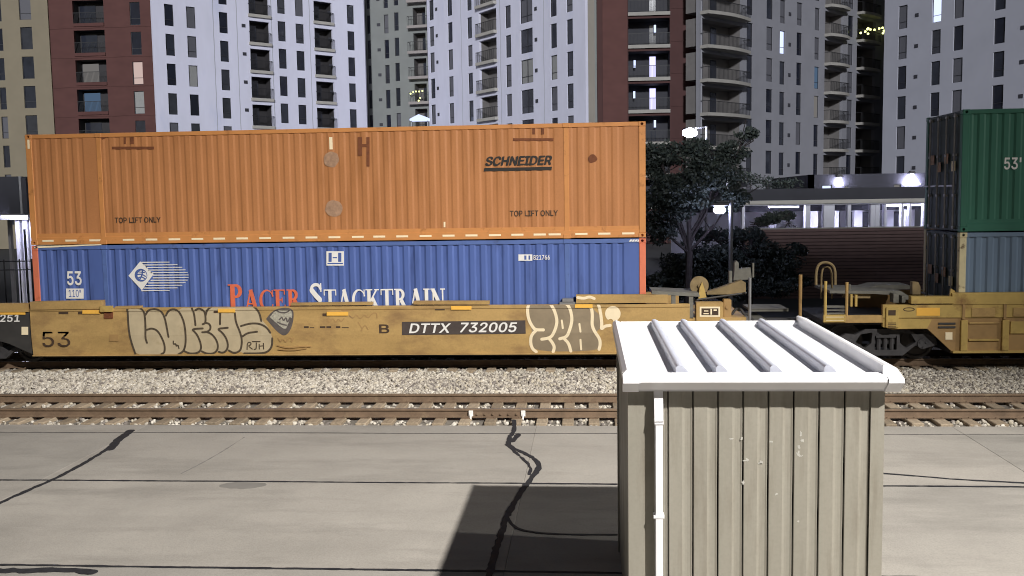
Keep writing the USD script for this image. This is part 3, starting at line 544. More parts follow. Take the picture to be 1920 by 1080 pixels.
ga = obj('graffiti_fill', on_side(fill, 0), m_grafill, W1)
st1 = [[(110, 110), (118, 300), (140, 440), (190, 606)], [(150, 97), (255, 95), (290, 150), (300, 300), (297, 420), (312, 468)], [(300, 170), (330, 120), (400, 105), (460, 125), (500, 190), (520, 280), (542, 405)], [(312, 330), (370, 312), (430, 340), (475, 420), (500, 500), (495, 570), (460, 590)],
 [(515, 180), (540, 130), (590, 108), (640, 120), (680, 180), (710, 260), (725, 380), (722, 470), (705, 540), (680, 570), (640, 592)], [(700, 555), (760, 585), (840, 580), (880, 550), (885, 490), (860, 410), (830, 360), (785, 322), (905, 315)], [(790, 90), (815, 160), (828, 280)], [(830, 120), (870, 100), (920, 125), (935, 180), (935, 260), (905, 270)],
 [(935, 255), (975, 265), (990, 300), (980, 335), (940, 355), (900, 355)], [(930, 350), (990, 365), (1040, 420), (1065, 490), (1055, 550), (1010, 585), (940, 585), (890, 560)], [(935, 180), (950, 120), (1010, 75), (1080, 70), (1300, 75), (1400, 68), (1460, 85), (1505, 150), (1525, 235)], [(1090, 150), (1088, 270)],
 [(1170, 308), (1055, 318), (1110, 355), (1155, 420), (1172, 500), (1150, 555), (1110, 578), (1070, 565)], [(1245, 150), (1255, 250), (1300, 350), (1320, 430), (1310, 520), (1290, 560), (1230, 582), (1175, 550)], [(1310, 290), (1400, 262), (1500, 262), (1580, 300), (1620, 360)], [(1325, 400), (1380, 362), (1480, 350)], [(1640, 420), (1635, 510), (1590, 565), (1520, 582), (1340, 582)]]
obj('graffiti_line', on_side(unary_union([stroke([G1(*q) for q in s_], .052) for s_ in st1]), .004), m_graline, ga)
rth = [[(1370, 540), (1375, 465), (1410, 462), (1415, 490), (1380, 500), (1425, 535)], [(1430, 455), (1510, 455)], [(1470, 470), (1468, 535), (1445, 540)], [(1500, 485), (1500, 535)], [(1545, 475), (1545, 535)], [(1500, 505), (1545, 500)], [(592, 450), (590, 490), (615, 470), (620, 510), (640, 490), (648, 530)], [(600, 480), (645, 500)]]
obj('graffiti_signature', on_side(unary_union([stroke([G1(*p) for p in s_], .03) for s_ in rth]), .004), m_graline, ga)
h1 = Polygon(chaikin([G1(*q) for q in ((1575, 215), (1640, 130), (1740, 92), (1860, 100), (1872, 200), (1835, 340), (1770, 402), (1690, 350), (1575, 215))])).buffer(0)
h2 = Polygon(chaikin([G1(*q) for q in ((1615, 195), (1680, 118), (1760, 128), (1850, 118), (1852, 210), (1790, 335), (1720, 290), (1615, 195))])).buffer(0)
hb = obj('graffiti_shadow', on_side(h1, 0), m_heartdk, W1); obj('graffiti_fill', on_side(h2, .004), m_heart, hb)
obj('graffiti_line', [q for s in ([(1690, 125), (1730, 150), (1800, 145), (1825, 120)], [(1720, 220), (1745, 190), (1760, 240), (1790, 190), (1800, 260), (1830, 200)], [(1700, 250), (1740, 270), (1790, 280)], [(1840, 210), (1800, 310)]) for q in on_side(stroke([G1(*p) for p in s], .035), .008)], m_heartdk, hb)
gf = Polygon(chaikin([G2(*q) for q in ((260, 200), (540, 185), (940, 185), (1100, 235), (1170, 300), (1280, 400), (1310, 560), (1200, 640), (1290, 800), (1265, 915), (350, 925), (270, 800), (300, 640), (225, 400), (260, 200))])).buffer(0)
gb = obj('graffiti_fill', on_side(gf, 0), m_gragrey, W1)
st2 = [[(260, 205), (400, 185), (560, 185), (690, 192)], [(260, 205), (225, 280), (225, 370), (250, 480), (310, 580), (350, 605), (455, 605)], [(350, 610), (280, 680), (265, 780), (290, 880), (350, 925)], [(530, 195), (600, 290), (645, 420), (650, 520), (610, 640), (560, 720), (430, 742)], [(540, 735), (590, 800), (615, 860), (595, 925)],
 [(740, 200), (810, 240), (855, 340), (870, 480), (830, 620), (790, 710), (690, 735)], [(760, 740), (820, 800), (850, 915)], [(950, 150), (1020, 170), (1100, 240), (1150, 290), (1165, 400), (1155, 540), (1200, 640), (1260, 720), (1280, 800), (1260, 890)], [(1200, 165), (1255, 240), (1285, 380), (1300, 520), (1290, 600), (1340, 550), (1420, 540)]]
obj('graffiti_line', on_side(unary_union([stroke([G2(*q) for q in s_], .078) for s_ in st2]), .004), m_gracream, gb)
for s in ([(720, 470), (735, 580)], [(975, 520), (990, 630)], [(990, 750), (1000, 890)]): obj('graffiti_line', on_side(stroke([G2(*q) for q in s], .05), .004), m_gracream, gb)
obj('graffiti_line', [exz(stroke([G2(*q) for q in ((950, 135), (1040, 150), (1120, 122), (1190, 150))], .07), YC-.042, .003)], m_gracream, gb)
c = G2(1458, 372); obj('graffiti_disc', on_side(Point(c).buffer(.195).difference(Point(c[0]-.06, c[1]-.2).buffer(.07)), .004), m_gracream, W1)
tl = obj('twist_lock', [bx(*[cpx(1054, 560)[0], cpx(1075, 560)[0]], YC-.02, YC+.2, 1.60, 1.69, .01), bx(*[cpx(1049, 560)[0], cpx(1080, 560)[0]], YC, YC+.15, 1.535, 1.60)], m_galv, W1)
# right end of the ochre car: shelf, stand, hand-brake wheel, placard box
x1s = cpx(1252, 560)[0]
obj('end_shelf', [bx(x1s-.1, 3.95, YC+.02, YB-.05, .72, 1.18)], m_tan, W1)
obj('shelf_edge', [bx(x1s+.6+k*.0, 2.95, YC-.004, YC+.02, 1.05-k*.12, 1.10-k*.12) for k in range(3)], m_tan2, W1)
st = obj('grating_stand', [exz(Polygon([cpx(*q, YC+.05) for q in ((1222, 545), (1310, 549), (1312, 556), (1250, 553), (1222, 551))]), YC+1.1, 1.1)], m_deck, W1)
for u in (1263, 1296): obj('stand_leg', [bx(cpx(u-4, 560)[0], cpx(u+4, 560)[0], YC+.02, YC+.12, 1.16, cpx(u, 553)[1])], m_deck, st)
yb = YC+.5
cx, cz = cpx(1311, 535, yb); hub = obj('brake_wheel', [cyl((cx, yb-.04, cz), (cx, yb+.06, cz), .235, 28), cyl((cx, yb-.09, cz), (cx, yb-.03, cz), .05, 10)], m_brown_iron, W1)
obj('brake_bracket', [exz(Polygon([cpx(*q, yb-.1) for q in ((1309, 561), (1325, 561), (1320, 540), (1316, 528), (1311, 540))]), yb-.1, .07)], m_yellow, W1)
obj('brake_beam', [exz(Polygon([cpx(*q, YC+.8) for q in ((1345, 541), (1390, 525), (1398, 530), (1398, 551), (1325, 552), (1325, 547))]), YC+1.0, .25)], m_brown_iron, W1)
obj('brake_rod', [cyl((*cpx(1300, 563, YC+.2)[:1], YC+.2, cpx(1300, 563, YC+.2)[1]), (cpx(1400, 549, YC+.3)[0], YC+.3, cpx(1400, 549, YC+.3)[1]), .025, 8)], m_cgrey, W1)
pb = obj('placard_box', [bx(cpx(1305, 580)[0], cpx(1356, 580)[0], YC-.03, YC+.3, cpx(1330, 606)[1], cpx(1330, 567)[1], .01)], m_tan, W1)
obj('placard', [exz(Polygon([cpx(*q, YC-.03) for q in rq(1312, 575, 1350, 594)]).difference(Polygon([cpx(*q, YC-.03) for q in rq(1315, 578, 1347, 591)])), YC-.031, .006)], m_reflw, pb)
obj('placard_face', [exz(Polygon([cpx(*q, YC-.03) for q in rq(1315, 578, 1347, 591)]), YC-.031, .003)], m_brownmark, pb)
mark_c('placard_print', m_reflw, pb, [rq(1332, 579, 1335, 590), rq(1320, 582, 1328, 584), rq(1338, 580, 1344, 583), rq(1319, 587, 1329, 589)], y=YC-.034)
obj('end_valve', [bx(cpx(1357, 570)[0], cpx(1372, 570)[0], YC+.05, YC+.3, cpx(1360, 600)[1], cpx(1360, 562)[1], .02), cyl((cpx(1364, 580)[0], YC+.02, cpx(1364, 576)[1]), (cpx(1364, 580)[0], YC+.06, cpx(1364, 576)[1]), .05, 10)], m_tan2, W1)
hs = [cpx(u, v, YC+.5) for u, v in ((1372, 590), (1380, 578), (1390, 580), (1395, 590), (1402, 588), (1412, 600), (1425, 618))]
obj('air_hose', [tube([(a, YC+.5, b) for a, b in chaikin(hs)], .035, 6)], m_cgrey, W1)
def post(par, u, v0, v1, y, r, mat, name='handrail_post'):
    a, b = cpx(u, v0, y), cpx(u, v1, y); obj(name, [cyl((a[0], y, a[1]), (a[0], y, b[1]), r, 8)], mat, par)
post(W1, 1406, 521, 606, YC-.0, .038, m_galv)
post(W1, 1369, 508, 530, YC+1.0, .05, m_deck); post(W1, 1412, 493, 520, YC+1.5, .03, m_deck)
obj('rear_standard', [exz(Polygon([cpx(*q, YC+1.4) for q in ((1376, 526), (1378, 506), (1378, 493), (1382, 489), (1386, 494), (1386, 506), (1392, 504), (1408, 502), (1410, 524))]), YC+1.7, .25)], m_deck, W1)
obj('end_deck', [bx(3.95, 4.6, YC+.3, YB-.3, .95, 1.02)], m_deck, W1)
obj('coupler', [bx(4.6, 5.9, 26.12, 26.42, .72, .98, .03)], m_truck, W1)
bogie(W1, 3.55)
# middle coupling deck between the cars (dark, with a pale edge)
obj('coupling_deck', [bx(4.3, 5.3, YC+1.6, YB-.2, 1.14, 1.20), bx(4.3, 5.3, YC+1.58, YC+1.62, 1.195, 1.215)], m_deck, W1)
# neighbour unit at the left edge
W0 = thing('well_car', 'charcoal end of the next well car at the left edge, with a pale square reflector', 'railway car', (-17, 26.27, 0), 'well cars of the container train')
e0 = cpx(0, 590)[0]; xr = xl-.03
obj('side_wall', [exz(Polygon([(xr, 1.44), (xr, .33), (-15.35, .60), (-16.1, .82), (-17.2, .98), (-24, .98), (-24, 1.44)]), YC+.12, .10)], m_cgrey, W0)
obj('top_chord', [exz(Polygon([(-24, 1.45), (xr, 1.45), (xr, 1.68), (-24, 1.68)]), YC+.13, .15)], m_tan, W0)
obj('reflector', [exz(Polygon([cpx(*q) for q in rq(-8, 584, 47, 590)]), YC+.018, .02)], m_refla, W0)
obj('reflector_square', [exz(Polygon([cpx(*q) for q in rq(40, 613, 52, 628)]), YC+.018, .01)], m_reflw, W0)
x, z = cpx(-14, 603.5); obj('lettering', [text('1251', .19, x, YC+.018, z, bold=True, shear=.15, right=cpx(36, 602)[0])], m_white, W0)
bogie(W0, -16.0)
# right-hand car
W2 = thing('well_car', 'yellow ribbed well car with a sloping end under the green and slate containers', 'railway car', (14, 26.27, 0), 'well cars of the container train')
XE = 26.5
obj('top_chord', [exx([(YC-.03, 1.47), (YC-.03, 1.72), (YC+.0, 1.75), (YC+.2, 1.75), (YC+.2, 1.47)], cpx(1785, 555)[0], XE)], m_yellow, W2)
chord(1709, 1790, (556, 556), (569.5, 569), d=.06, mat=m_yellow, par=W2)
sp_ = [cpx(*q) for q in ((1655, 571), (1655, 613), (1672, 618), (1740, 617), (1786, 663))]
sidew = obj('side_wall', [exz(Polygon([sp_[0], sp_[1], sp_[2], sp_[3], (sp_[4][0], .29), (XE, .29), (XE, 1.47), (sp_[0][0], 1.47)]), YC+.12, .10)], m_tan2, W2)
obj('upper_band', [exz(Polygon([sp_[0], cpx(1655, 596), (XE, cpx(1655, 596)[1]-.02), (XE, 1.465), (cpx(1709, 570)[0], 1.47)]), YC+.02, .03)], m_yellow, W2)
obj('lower_band', [exz(Polygon([cpx(1655, 597), cpx(1655, 613), cpx(1672, 617), cpx(1738, 616), cpx(1748, 598)]), YC+.02, .025)], m_yellow, W2)
obj('bottom_flange', [bx(sp_[4][0], XE, YC-.03, YC+.15, .26, .32, .005)], m_yellow, W2)
for k in range(12):
    xx = cpx(1801, 620)[0]+k*.98
    obj('side_rib', [bx(xx, xx+.16, YC-.045, YC+.03, .32, 1.08, .008)], m_yellow, sidew)
    obj('side_rib', [bx(xx+.02, xx+.09, YC-.035, YC-.005, 1.10, 1.465, .005)], m_tan2, sidew)
    zz = (.56, .74)[k % 2]
    obj('horizontal_stiffener', [bx(xx+.2, xx+.92, YC-.02, YC+.02, zz, zz+.05+.25*(k % 2), .006)], m_yellow, sidew)
    obj('horizontal_stiffener', [bx(xx+.2, xx+.92, YC-.01, YC+.02, .985, 1.03, .006)], m_tan, sidew)
    obj('upper_plate', [bx(xx+.25, xx+.80, YC-.025, YC-.011, 1.16, 1.38, .004)], m_tan, sidew)
obj('lower_vent', [bx(cpx(1760, 600)[0], cpx(1792, 600)[0], YC+.0, YC+.025, z, z+.05) for z in (.88, .97)], m_cgrey, sidew)
obj('reflector_square', [exz(Polygon([cpx(*q) for q in rq(1773, 623, 1786, 637)]), YC+.018, .01)], m_reflw, W2)
obj('number_patch', [exz(Polygon([cpx(*q) for q in rq(1718, 577, 1762, 592)]), YC-.011, .004)], m_refla, W2)
obj('oval_emblem', [exz(affinity.scale(Point(cpx(1704, 580)).buffer(.14), 1, .36).difference(affinity.scale(Point(cpx(1704, 580)).buffer(.115), 1, .28)), YC-.011, .004)], m_brownmark, W2)
sbx = obj('step_box', [bx(cpx(1660, 590)[0], cpx(1684, 590)[0], YC-.06, YC+.1, cpx(1660, 614)[1], cpx(1660, 576)[1], .01)], m_yellow, W2)
obj('step_opening', [bx(cpx(1664, 590)[0], cpx(1678, 590)[0], YC-.064, YC-.058, cpx(1664, 591)[1], cpx(1664, 581)[1])], m_brownmark, sbx)
for k in range(4): obj('grille_bar', [bx(cpx(1664, 590)[0], cpx(1679, 590)[0], YC-.066, YC-.058, 1.02-k*.04, 1.035-k*.04)], m_brownmark, sbx)
sill = obj('end_sill', [bx(cpx(1545, 598)[0], cpx(1656, 598)[0], YC+.0, YC+.14, cpx(1560, 606)[1], cpx(1560, 592)[1], .01)], m_tan, W2)
obj('end_sill_plate', [bx(cpx(1545, 598)[0]-.02, cpx(1585, 598)[0], YC-.03, YC-.0, cpx(1560, 604)[1], cpx(1560, 590)[1], .006)], m_yellow, sill)
mark_c('plate_mark', m_reflw, sill, [rq(1549, 594, 1582, 595), rq(1549, 600, 1582, 601)], y=YC-.031)
obj('end_platform', [bx(cpx(1545, 598)[0], 8.0, YC+.15, YB-.1, .96, 1.08)], m_truck, W2)
for k, v in enumerate((576, 582, 588)): obj('step_tread', [bx(cpx(1549, v)[0], cpx(1587, v)[0], YC+.05, YC+.35, cpx(1549, v)[1]-.02, cpx(1549, v)[1]+.012)], m_deck, W2)
post(W2, 1548, 527, 592, YC+.03, .038, m_yellow); post(W2, 1588, 529, 592, YC+.03, .038, m_tan); post(W2, 1593, 533, 560, YC+.6, .03, m_deck)
post(W2, 1501, 515, 606, YC+.9, .045, m_tan2, 'coupler_lift_post')
hoop = [(1530, 534), (1530, 512), (1534, 496), (1546, 491), (1558, 494), (1566, 504), (1566, 534)]
hp = chaikin([cpx(*q, YC+1.0) for q in hoop]); obj('hose_hoop', [tube([(a, YC+1.0, b) for a, b in hp], .035, 7)], m_brown_iron, W2)
hp2 = chaikin([cpx(*q, YC+1.2) for q in ((1540, 560), (1540, 505), (1550, 499), (1560, 506), (1560, 560))]); obj('hose_hoop', [tube([(a, YC+1.2, b) for a, b in hp2], .025, 6)], m_brown_iron, W2)
obj('walkway', [exz(Polygon([cpx(*q, YC+.5) for q in ((1556, 545), (1690, 546), (1712, 560), (1700, 562), (1672, 553), (1640, 551), (1556, 550))]), YC+2.2, 1.7)], m_deck, W2)
obj('walkway', [exz(Polygon([cpx(*q, YC+1.3) for q in ((1630, 541), (1650, 536), (1710, 536), (1712, 543), (1640, 546))]), YC+2.4, .9)], m_deck, W2)
obj('equipment_box', [bx(cpx(1598, 556)[0], cpx(1645, 556)[0], YC+.6, YC+1.0, cpx(1600, 564)[1], cpx(1600, 552)[1])], m_brown_iron, W2)
obj('equipment_bracket', [bx(cpx(u, 560)[0], cpx(u+4, 560)[0], YC+.4, YC+.5, cpx(u, 578)[1], cpx(u, v)[1]) for u, v in ((1603, 555), (1612, 556))], m_yellow, W2)
obj('end_post', [exz(Polygon([cpx(*q, YC+.6) for q in ((1711, 528), (1722, 529), (1726, 538), (1726, 552), (1711, 552))]), YC+.8, .2)], m_brown_iron, W2)
obj('equipment_box', [bx(cpx(1680, 560)[0], cpx(1690, 560)[0], YC+.2, YC+.5, 1.5, cpx(1680, 552)[1]), bx(cpx(1696, 560)[0], cpx(1703, 560)[0], YC+.2, YC+.5, 1.5, cpx(1696, 556)[1])], m_deck, W2)
obj('corner_bracket', [exz(Polygon([cpx(*q, YC+.05) for q in ((1780, 557), (1783, 541), (1790, 545), (1796, 556))]), YC+.12, .07)], m_yellow, W2)
obj('far_side_wall', [bx(7.3, XE, YB-.12, YB, .28, 1.55)], m_tan2, W2); obj('floor', [bx(9, XE, YC+.2, YB-.15, .22, .3)], m_cgrey, W2)
obj('coupler', [bx(4.9, 6.1, 26.15, 26.4, .7, .96, .03)], m_truck, W2)
obj('draft_housing', [bx(6.0, 7.6, 25.9, 26.7, .62, .95, .03)], m_truck, W2)
bogie(W2, 7.42)

# ------------------------------------------------------------------ apartment towers
FH = 3.05; ZTOP = 34.5
LIT = [((156, 133), e_dim, 9), ((256, 131), e_warm, 9), ((170, 190), e_blue, 9), ((258, 190), m_curtain[0], 9), ((361, 142), m_curtain[0], 9), ((987, 135), m_curtain[0], 14), ((1038, 126), m_curtain[0], 9),
       ((1757, 22), e_cool, 14), ((1467, 78), e_cool, 9), ((1531, 140), e_blue, 9), ((1531, 198), e_dim, 9), ((1873, 120), m_pane[1], 9)]
class Facade:
    """a storeyed wall from A to B (left to right as seen), with window openings, on a tower"""
    def __init__(s, par, A, B, mat, z0=-.3, z1=ZTOP):
        s.par, s.A, s.B, s.mat, s.z0, s.z1 = par, np.array(A[:2], float), np.array(B[:2], float), mat, z0, z1
        d = s.B-s.A; s.L = np.linalg.norm(d); s.d = d/s.L; s.n = np.array([s.d[1], -s.d[0]]); s.holes = []
    def u(s, px, py=120):                                           # where the sight line through a pixel meets the wall
        r = ray(px, py); k = ((s.A-CC[:2])@s.n)/(r[:2]@s.n); P = CC+r*k; return (P[:2]-s.A)@s.d, P[2]
    def W(s, mesh):                                                 # local (along, up, out) -> world
        v = mesh.vertices; mesh = mesh.copy()
        mesh.vertices = np.c_[s.A[0]+v[:, 0]*s.d[0]+v[:, 2]*s.n[0], s.A[1]+v[:, 0]*s.d[1]+v[:, 2]*s.n[1], v[:, 1]]; return mesh
    def ex(s, g, w0, w1): return s.W(cat_([trimesh.creation.extrude_polygon(q, w1-w0, engine='earcut').apply_translation((0, 0, w0)) for q in polys(g)]))
    def b(s, u0, u1, z0, z1, w0, w1): return s.W(bx(u0, u1, z0, z1, w0, w1))
    def P(s, u, z, w=0): return np.array([s.A[0]+u*s.d[0]+w*s.n[0], s.A[1]+u*s.d[1]+w*s.n[1], z])
    def windows(s, pl, pr_, top, h=2.2, lo=1.0, hi=31.5, wide=False, vent=0, frac=.16):
        u0, z = s.u(pl, top); u1, _ = s.u(pr_, top)
        z -= FH*math.floor((z-lo-h)/FH)
        while z < hi:
            s.holes.append(sbox(u0, z-h, u1, z))
            f = .05; g = sbox(u0, z-h, u1, z).difference(sbox(u0+f, z-h+f, u1-f, z-f))
            if wide: g = unary_union([g, sbox((u0+u1)/2-.04, z-h, (u0+u1)/2+.04, z)])
            g = unary_union([g, sbox(u0, z-h+h*.28, u1, z-h+h*.28+.045)]) if wide or random.random() < .6 else g
            w = obj('window', [s.ex(g, -.20, -.11)], m_frame, s.par)
            c = pr(s.P((u0+u1)/2, z-h/2)); mt = None
            for (x, y), q, tol in LIT:
                if abs(c[0]-x) < tol and abs(c[1]-y) < 22: mt = q
            if mt is None:
                r_ = random.random(); mt = m_curtain[1] if r_ < frac else m_pane[random.choice([0, 0, 1, 1, 2])]
            obj('pane', [s.b(u0+.02, u1-.02, z-h+.02, z-.02, -.19, -.165)], mt, w)
            if vent: obj('wall_vent', [s.b(u1+vent, u1+vent+.42, z-h*.62, z-h*.62+.36, .003, .05)]+[s.b(u1+vent+.04, u1+vent+.38, z-h*.62+.06+k*.08, z-h*.62+.09+k*.08, .05, .065) for k in range(3)], m_vent, s.par)
            z += FH
    def balconies(s, pl, pr_, top, h=2.35, depth=1.5, out=.35, lo=1.0, hi=31.5, slab=m_slab, recess=m_recess, door=.45, over=.12, bow=0, glow=(), doorw=.34):
        u0, z = s.u(pl, top); u1, _ = s.u(pr_, top); z -= FH*math.floor((z-lo-h)/FH)
        while z < hi:
            s.holes.append(sbox(u0, z-h, u1, z)); e = .03
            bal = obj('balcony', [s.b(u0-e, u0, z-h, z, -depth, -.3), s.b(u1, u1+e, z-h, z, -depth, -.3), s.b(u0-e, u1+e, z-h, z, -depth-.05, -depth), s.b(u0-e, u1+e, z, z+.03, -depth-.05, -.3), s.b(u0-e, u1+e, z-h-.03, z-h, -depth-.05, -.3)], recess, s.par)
            ov = over
            if bow: 
                g = [(u0-ov, .0), (u0-ov, out)]+[(u0-ov+(u1-u0+2*ov)*k/8, out+bow*math.sin(math.pi*k/8)) for k in range(1, 8)]+[(u1+ov, out), (u1+ov, 0)]
                sl = trimesh.creation.extrude_polygon(Polygon(g), .30, engine='earcut'); v = sl.vertices; sl.vertices = np.c_[v[:, 0], z-h-.33+v[:, 2], v[:, 1]+.004]; sl = s.W(sl); sl.fix_normals()
            else: sl = s.b(u0-ov, u1+ov, z-h-.36, z-h-.035, .004, out)
            obj('slab', [sl], slab, bal)
            rl = [s.b(u0-ov+.04, u1+ov-.04, z-h+1.02, z-h+1.07, out-.08, out-.03)]; n = max(3, int((u1-u0)/.13))
            for k in range(n+1): x = u0-ov+.05+(u1-u0+2*ov-.1)*k/n; rl.append(s.b(x-.012, x+.012, z-h-.03, z-h+1.02, out-.067, out-.043))
            for x in (u0-ov+.05, u1+ov-.05): rl.append(s.b(x-.012, x+.012, z-h+1.02, z-h+1.07, .02, out-.08))
            obj('railing', rl, m_balc, bal)
            c = pr(s.P((u0+u1)/2, z-h/2)); dm = m_pane[1]
            uc = u0+(u1-u0)*door; dw = (u1-u0)*doorw if doorw != .34 else min(.95, (u1-u0)*.34)
            for (gx, gy), q in glow:
                if abs(c[1]-gy) < 20: dm = q
            obj('door', [s.b(uc-dw/2, uc+dw/2, z-h, z-.25, -depth+.004, -depth+.05)], dm, bal)
            z += FH
    def finish(s):
        g = sbox(0, s.z0, s.L, s.z1)
        if s.holes: g = g.difference(unary_union(s.holes))
        obj('wall', [s.ex(g, -.30, 0)], s.mat, s.par)
def tower(label, pts, back, cat='apartment tower', group=None):
    t = thing('apartment_tower', label, cat, (np.mean([p[0] for p in pts]), np.mean([p[1] for p in pts]), -.3), group)
    fp = Polygon([tuple(p[:2]) for p in pts+back]).buffer(0)
    obj('roof', [exu(fp.buffer(-.31), ZTOP-.6, ZTOP-.3)], m_recess, t)
    return t
def shell(t, pts, mat):                                             # the plain side and back walls
    for A, B in zip(pts[:-1], pts[1:]):
        A, B = np.array(A[:2], float), np.array(B[:2], float); d = (B-A)/np.linalg.norm(B-A)
        f = Facade(t, A+d*.33, B-d*.33, mat); f.finish()

V1, V2 = np.array([-43.46, 101.4]), np.array([-27.97, 117.0]); R1, R2 = np.array([-12.95, 111.0]), np.array([-3.17, 98.5])
def onl(A, B, px): f = Facade(None, A, B, None); return A+f.d*f.u(px)[0]
# beige tower, far left
a, b = hy(-60, 120, 101)[:2], hy(95, 120, 101)[:2]
t1 = tower('beige apartment tower at the far left edge, behind the orange container', [a, b], [(b[0]*1.29-1, 125), (a[0]*1.2, 125)])
f = Facade(t1, a, b, m_beige); f.windows(-8, 4, 54, 2.3); f.windows(37.5, 59.5, 51, 2.3); f.finish(); shell(t1, [b, (b[0]*1.29-1, 125), (a[0]*1.2, 125), a], m_beige)
# brown tower left
a, b = hy(96.5, 120, 101.2)[:2], hy(291, 120, 101.2)[:2]
t2 = tower('brown-red clad tower between the beige tower and the white wings, one lit curtain', [a, b], [(b[0]*1.26-1, 127), (a[0]*1.2, 127)])
f = Facade(t2, a, b, m_brown)
f.balconies(138, 196, 57.5, 2.3, 1.3, .12, slab=m_brown, door=.30, over=0, doorw=.52, glow=[((170, 128), e_dim), ((170, 190), e_blue)]); f.windows(245, 264, 60, 2.35)
for k in range(11): zb = f.u(200, 218)[1]-FH*3+k*FH; obj('floor_band', [f.b(.02, f.L-.02, zb, zb+.10, .002, .05)], m_brown, t2)
f.finish(); shell(t2, [b, (b[0]*1.26-1, 127), (a[0]*1.2, 127), a], m_brown)
# lit room behind the second recess
# white wings in a V
p0, p1, p4, p5 = onl(V1, V2, 289), onl(V1, V2, 685), onl(R1, R2, 803), onl(R1, R2, 1098)
p2, p3 = hy(687, 120, 122.5)[:2], hy(802, 120, 121)[:2]; p6 = hy(1119, 120, 95.9)[:2]
t3 = tower('bright white tower of two wings meeting in a V, rows of narrow dark windows', [p0, p1, p2, p3, p4, p5, p6], [(p6[0]+.5, 134), (p0[0], 134)])
f = Facade(t3, p0, p1, m_whitewall)
for l, r, tp, vt in ((310, 327, 63, 0), (351, 368, 67, 0), (412.5, 428.5, 76, 1.6)): f.windows(l, r, tp, 2.22, vent=vt)
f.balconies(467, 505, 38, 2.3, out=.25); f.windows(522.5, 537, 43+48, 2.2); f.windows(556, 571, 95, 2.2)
f.balconies(591, 625, 102, 2.25, out=.25); f.windows(653, 666, 107, 2.2, vent=-3.6)
for px in (403, 447, 512, 583): u, _ = f.u(px); obj('panel_joint', [f.b(u-.02, u+.02, -.3, ZTOP-.1, .002, .012)], m_greygreen, t3)
f.finish()
shell(t3, [p1, p2], m_whitewall)
f = Facade(t3, p2, p3, m_greygreen)  # notch wall in grey-green, darkened in colour to carry its shade
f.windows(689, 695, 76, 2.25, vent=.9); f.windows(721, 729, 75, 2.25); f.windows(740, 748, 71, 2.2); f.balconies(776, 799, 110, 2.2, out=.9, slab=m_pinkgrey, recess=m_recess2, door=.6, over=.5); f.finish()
shell(t3, [p3, p4], m_whitewall)
f = Facade(t3, p4, p5, m_whitewall)
f.windows(806, 814.5, 100, 2.3, vent=.5); f.windows(840, 849, 94, 2.3); f.windows(876.5, 885.5, 86, 2.3)
f.balconies(898, 931, 78, 2.3, 1.2, .45, recess=m_recess2, door=.72, glow=[((920, 150), e_door)]); f.windows(947.5, 958, 67.5, 2.3)
f.windows(975.5, 998.5, 57.5, 2.4, wide=True, vent=.4); f.windows(1032.5, 1044.5, 105, 2.35); f.windows(1062.5, 1074.5, 98, 2.35, frac=.3)
for px in (866, 939, 1020): u, _ = f.u(px); obj('panel_joint', [f.b(u-.02, u+.02, -.3, ZTOP-.1, .002, .012)], m_greygreen, t3)
f.finish(); shell(t3, [p5, p6], m_beige2); shell(t3, [p6, (p6[0]+.5, 134), (p0[0], 134), p0], m_greygreen)
# brown tower in the middle
a, b = hy(1119.5, 120, 95.9)[:2], hy(1309, 120, 95.9)[:2]
t4 = tower('dark brown-red tower right of the white wings, deep balconies with glowing doors', [a, b], [(b[0], 125), (a[0]*1.31+.5, 125)])
f = Facade(t4, a, b, m_brown2)
u0, u1 = f.u(1130)[0], f.u(1176)[0]; obj('cladding_panel', [f.b(u0, u1, -.3, ZTOP-.05, .003, .22)], m_brown, t4)
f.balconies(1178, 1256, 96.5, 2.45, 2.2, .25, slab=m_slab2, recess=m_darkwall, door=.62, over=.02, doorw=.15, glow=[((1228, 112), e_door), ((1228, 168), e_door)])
for k in range(11): zb = f.u(1200, 140)[1]-FH*3+k*FH; obj('floor_band', [f.b(u1+.0, f.L-.02, zb-.1, zb, .002, .04) if False else f.b(f.u(1258)[0], f.L-.02, zb, zb+.09, .002, .05)], m_brown2, t4)
f.finish(); shell(t4, [b, (b[0], 125), (a[0]*1.31+.5, 125), a], m_brown2)
for (px, py) in ((1190, 120), (1189, 178), (1228, 232), (1228, 54)):
    p = hy(px, py, 97.4); obj('wall_lamp', [bx(p[0]-.10, p[0]+.10, 97.3, 97.42, p[2]-.35, p[2]+.35)], e_cool, t4)
# grey tower with bowed balconies
Gm1, Gm2 = np.array([15.86, 98.5]), np.array([24.42, 108.0]); q0, q1 = onl(Gm1, Gm2, 1310), onl(Gm1, Gm2, 1664)
t5 = tower('grey tower with bowed balconies beside the dark brown tower, yellow garland on one balcony', [q0, q1], [(q1[0]+.2, 134), (q0[0]*1.45+1, 134)])
f = Facade(t5, q0, q1, m_grey)
f.balconies(1314, 1392, 97, 2.45, 1.6, .9, slab=m_slab2, recess=m_recess2, door=.62, bow=.5, over=.1)
for l, r, tp, v_ in ((1400, 1411.5, 102, 0), (1437, 1449, 108, 0), (1462, 1472, 114.5, .6), (1493.5, 1503.5, 117, 0), (1527, 1536, 124.5, 0), (1589, 1599, 134, 0)): f.windows(l, r, tp, 2.3, vent=v_, frac=.3)
f.balconies(1546, 1580, 129, 2.4, 1.6, .8, slab=m_slab2, recess=m_recess2, door=.3, bow=.35, over=.1)
f.balconies(1606, 1640, 137, 2.4, 1.6, .7, slab=m_slab2, recess=m_recess2, door=.3, bow=.3, over=.1, glow=[((1625, 55), m_pane[1])])
f.finish(); shell(t5, [q1, (q1[0]+.2, 134), (q0[0]*1.45+1, 134), q0], m_grey)
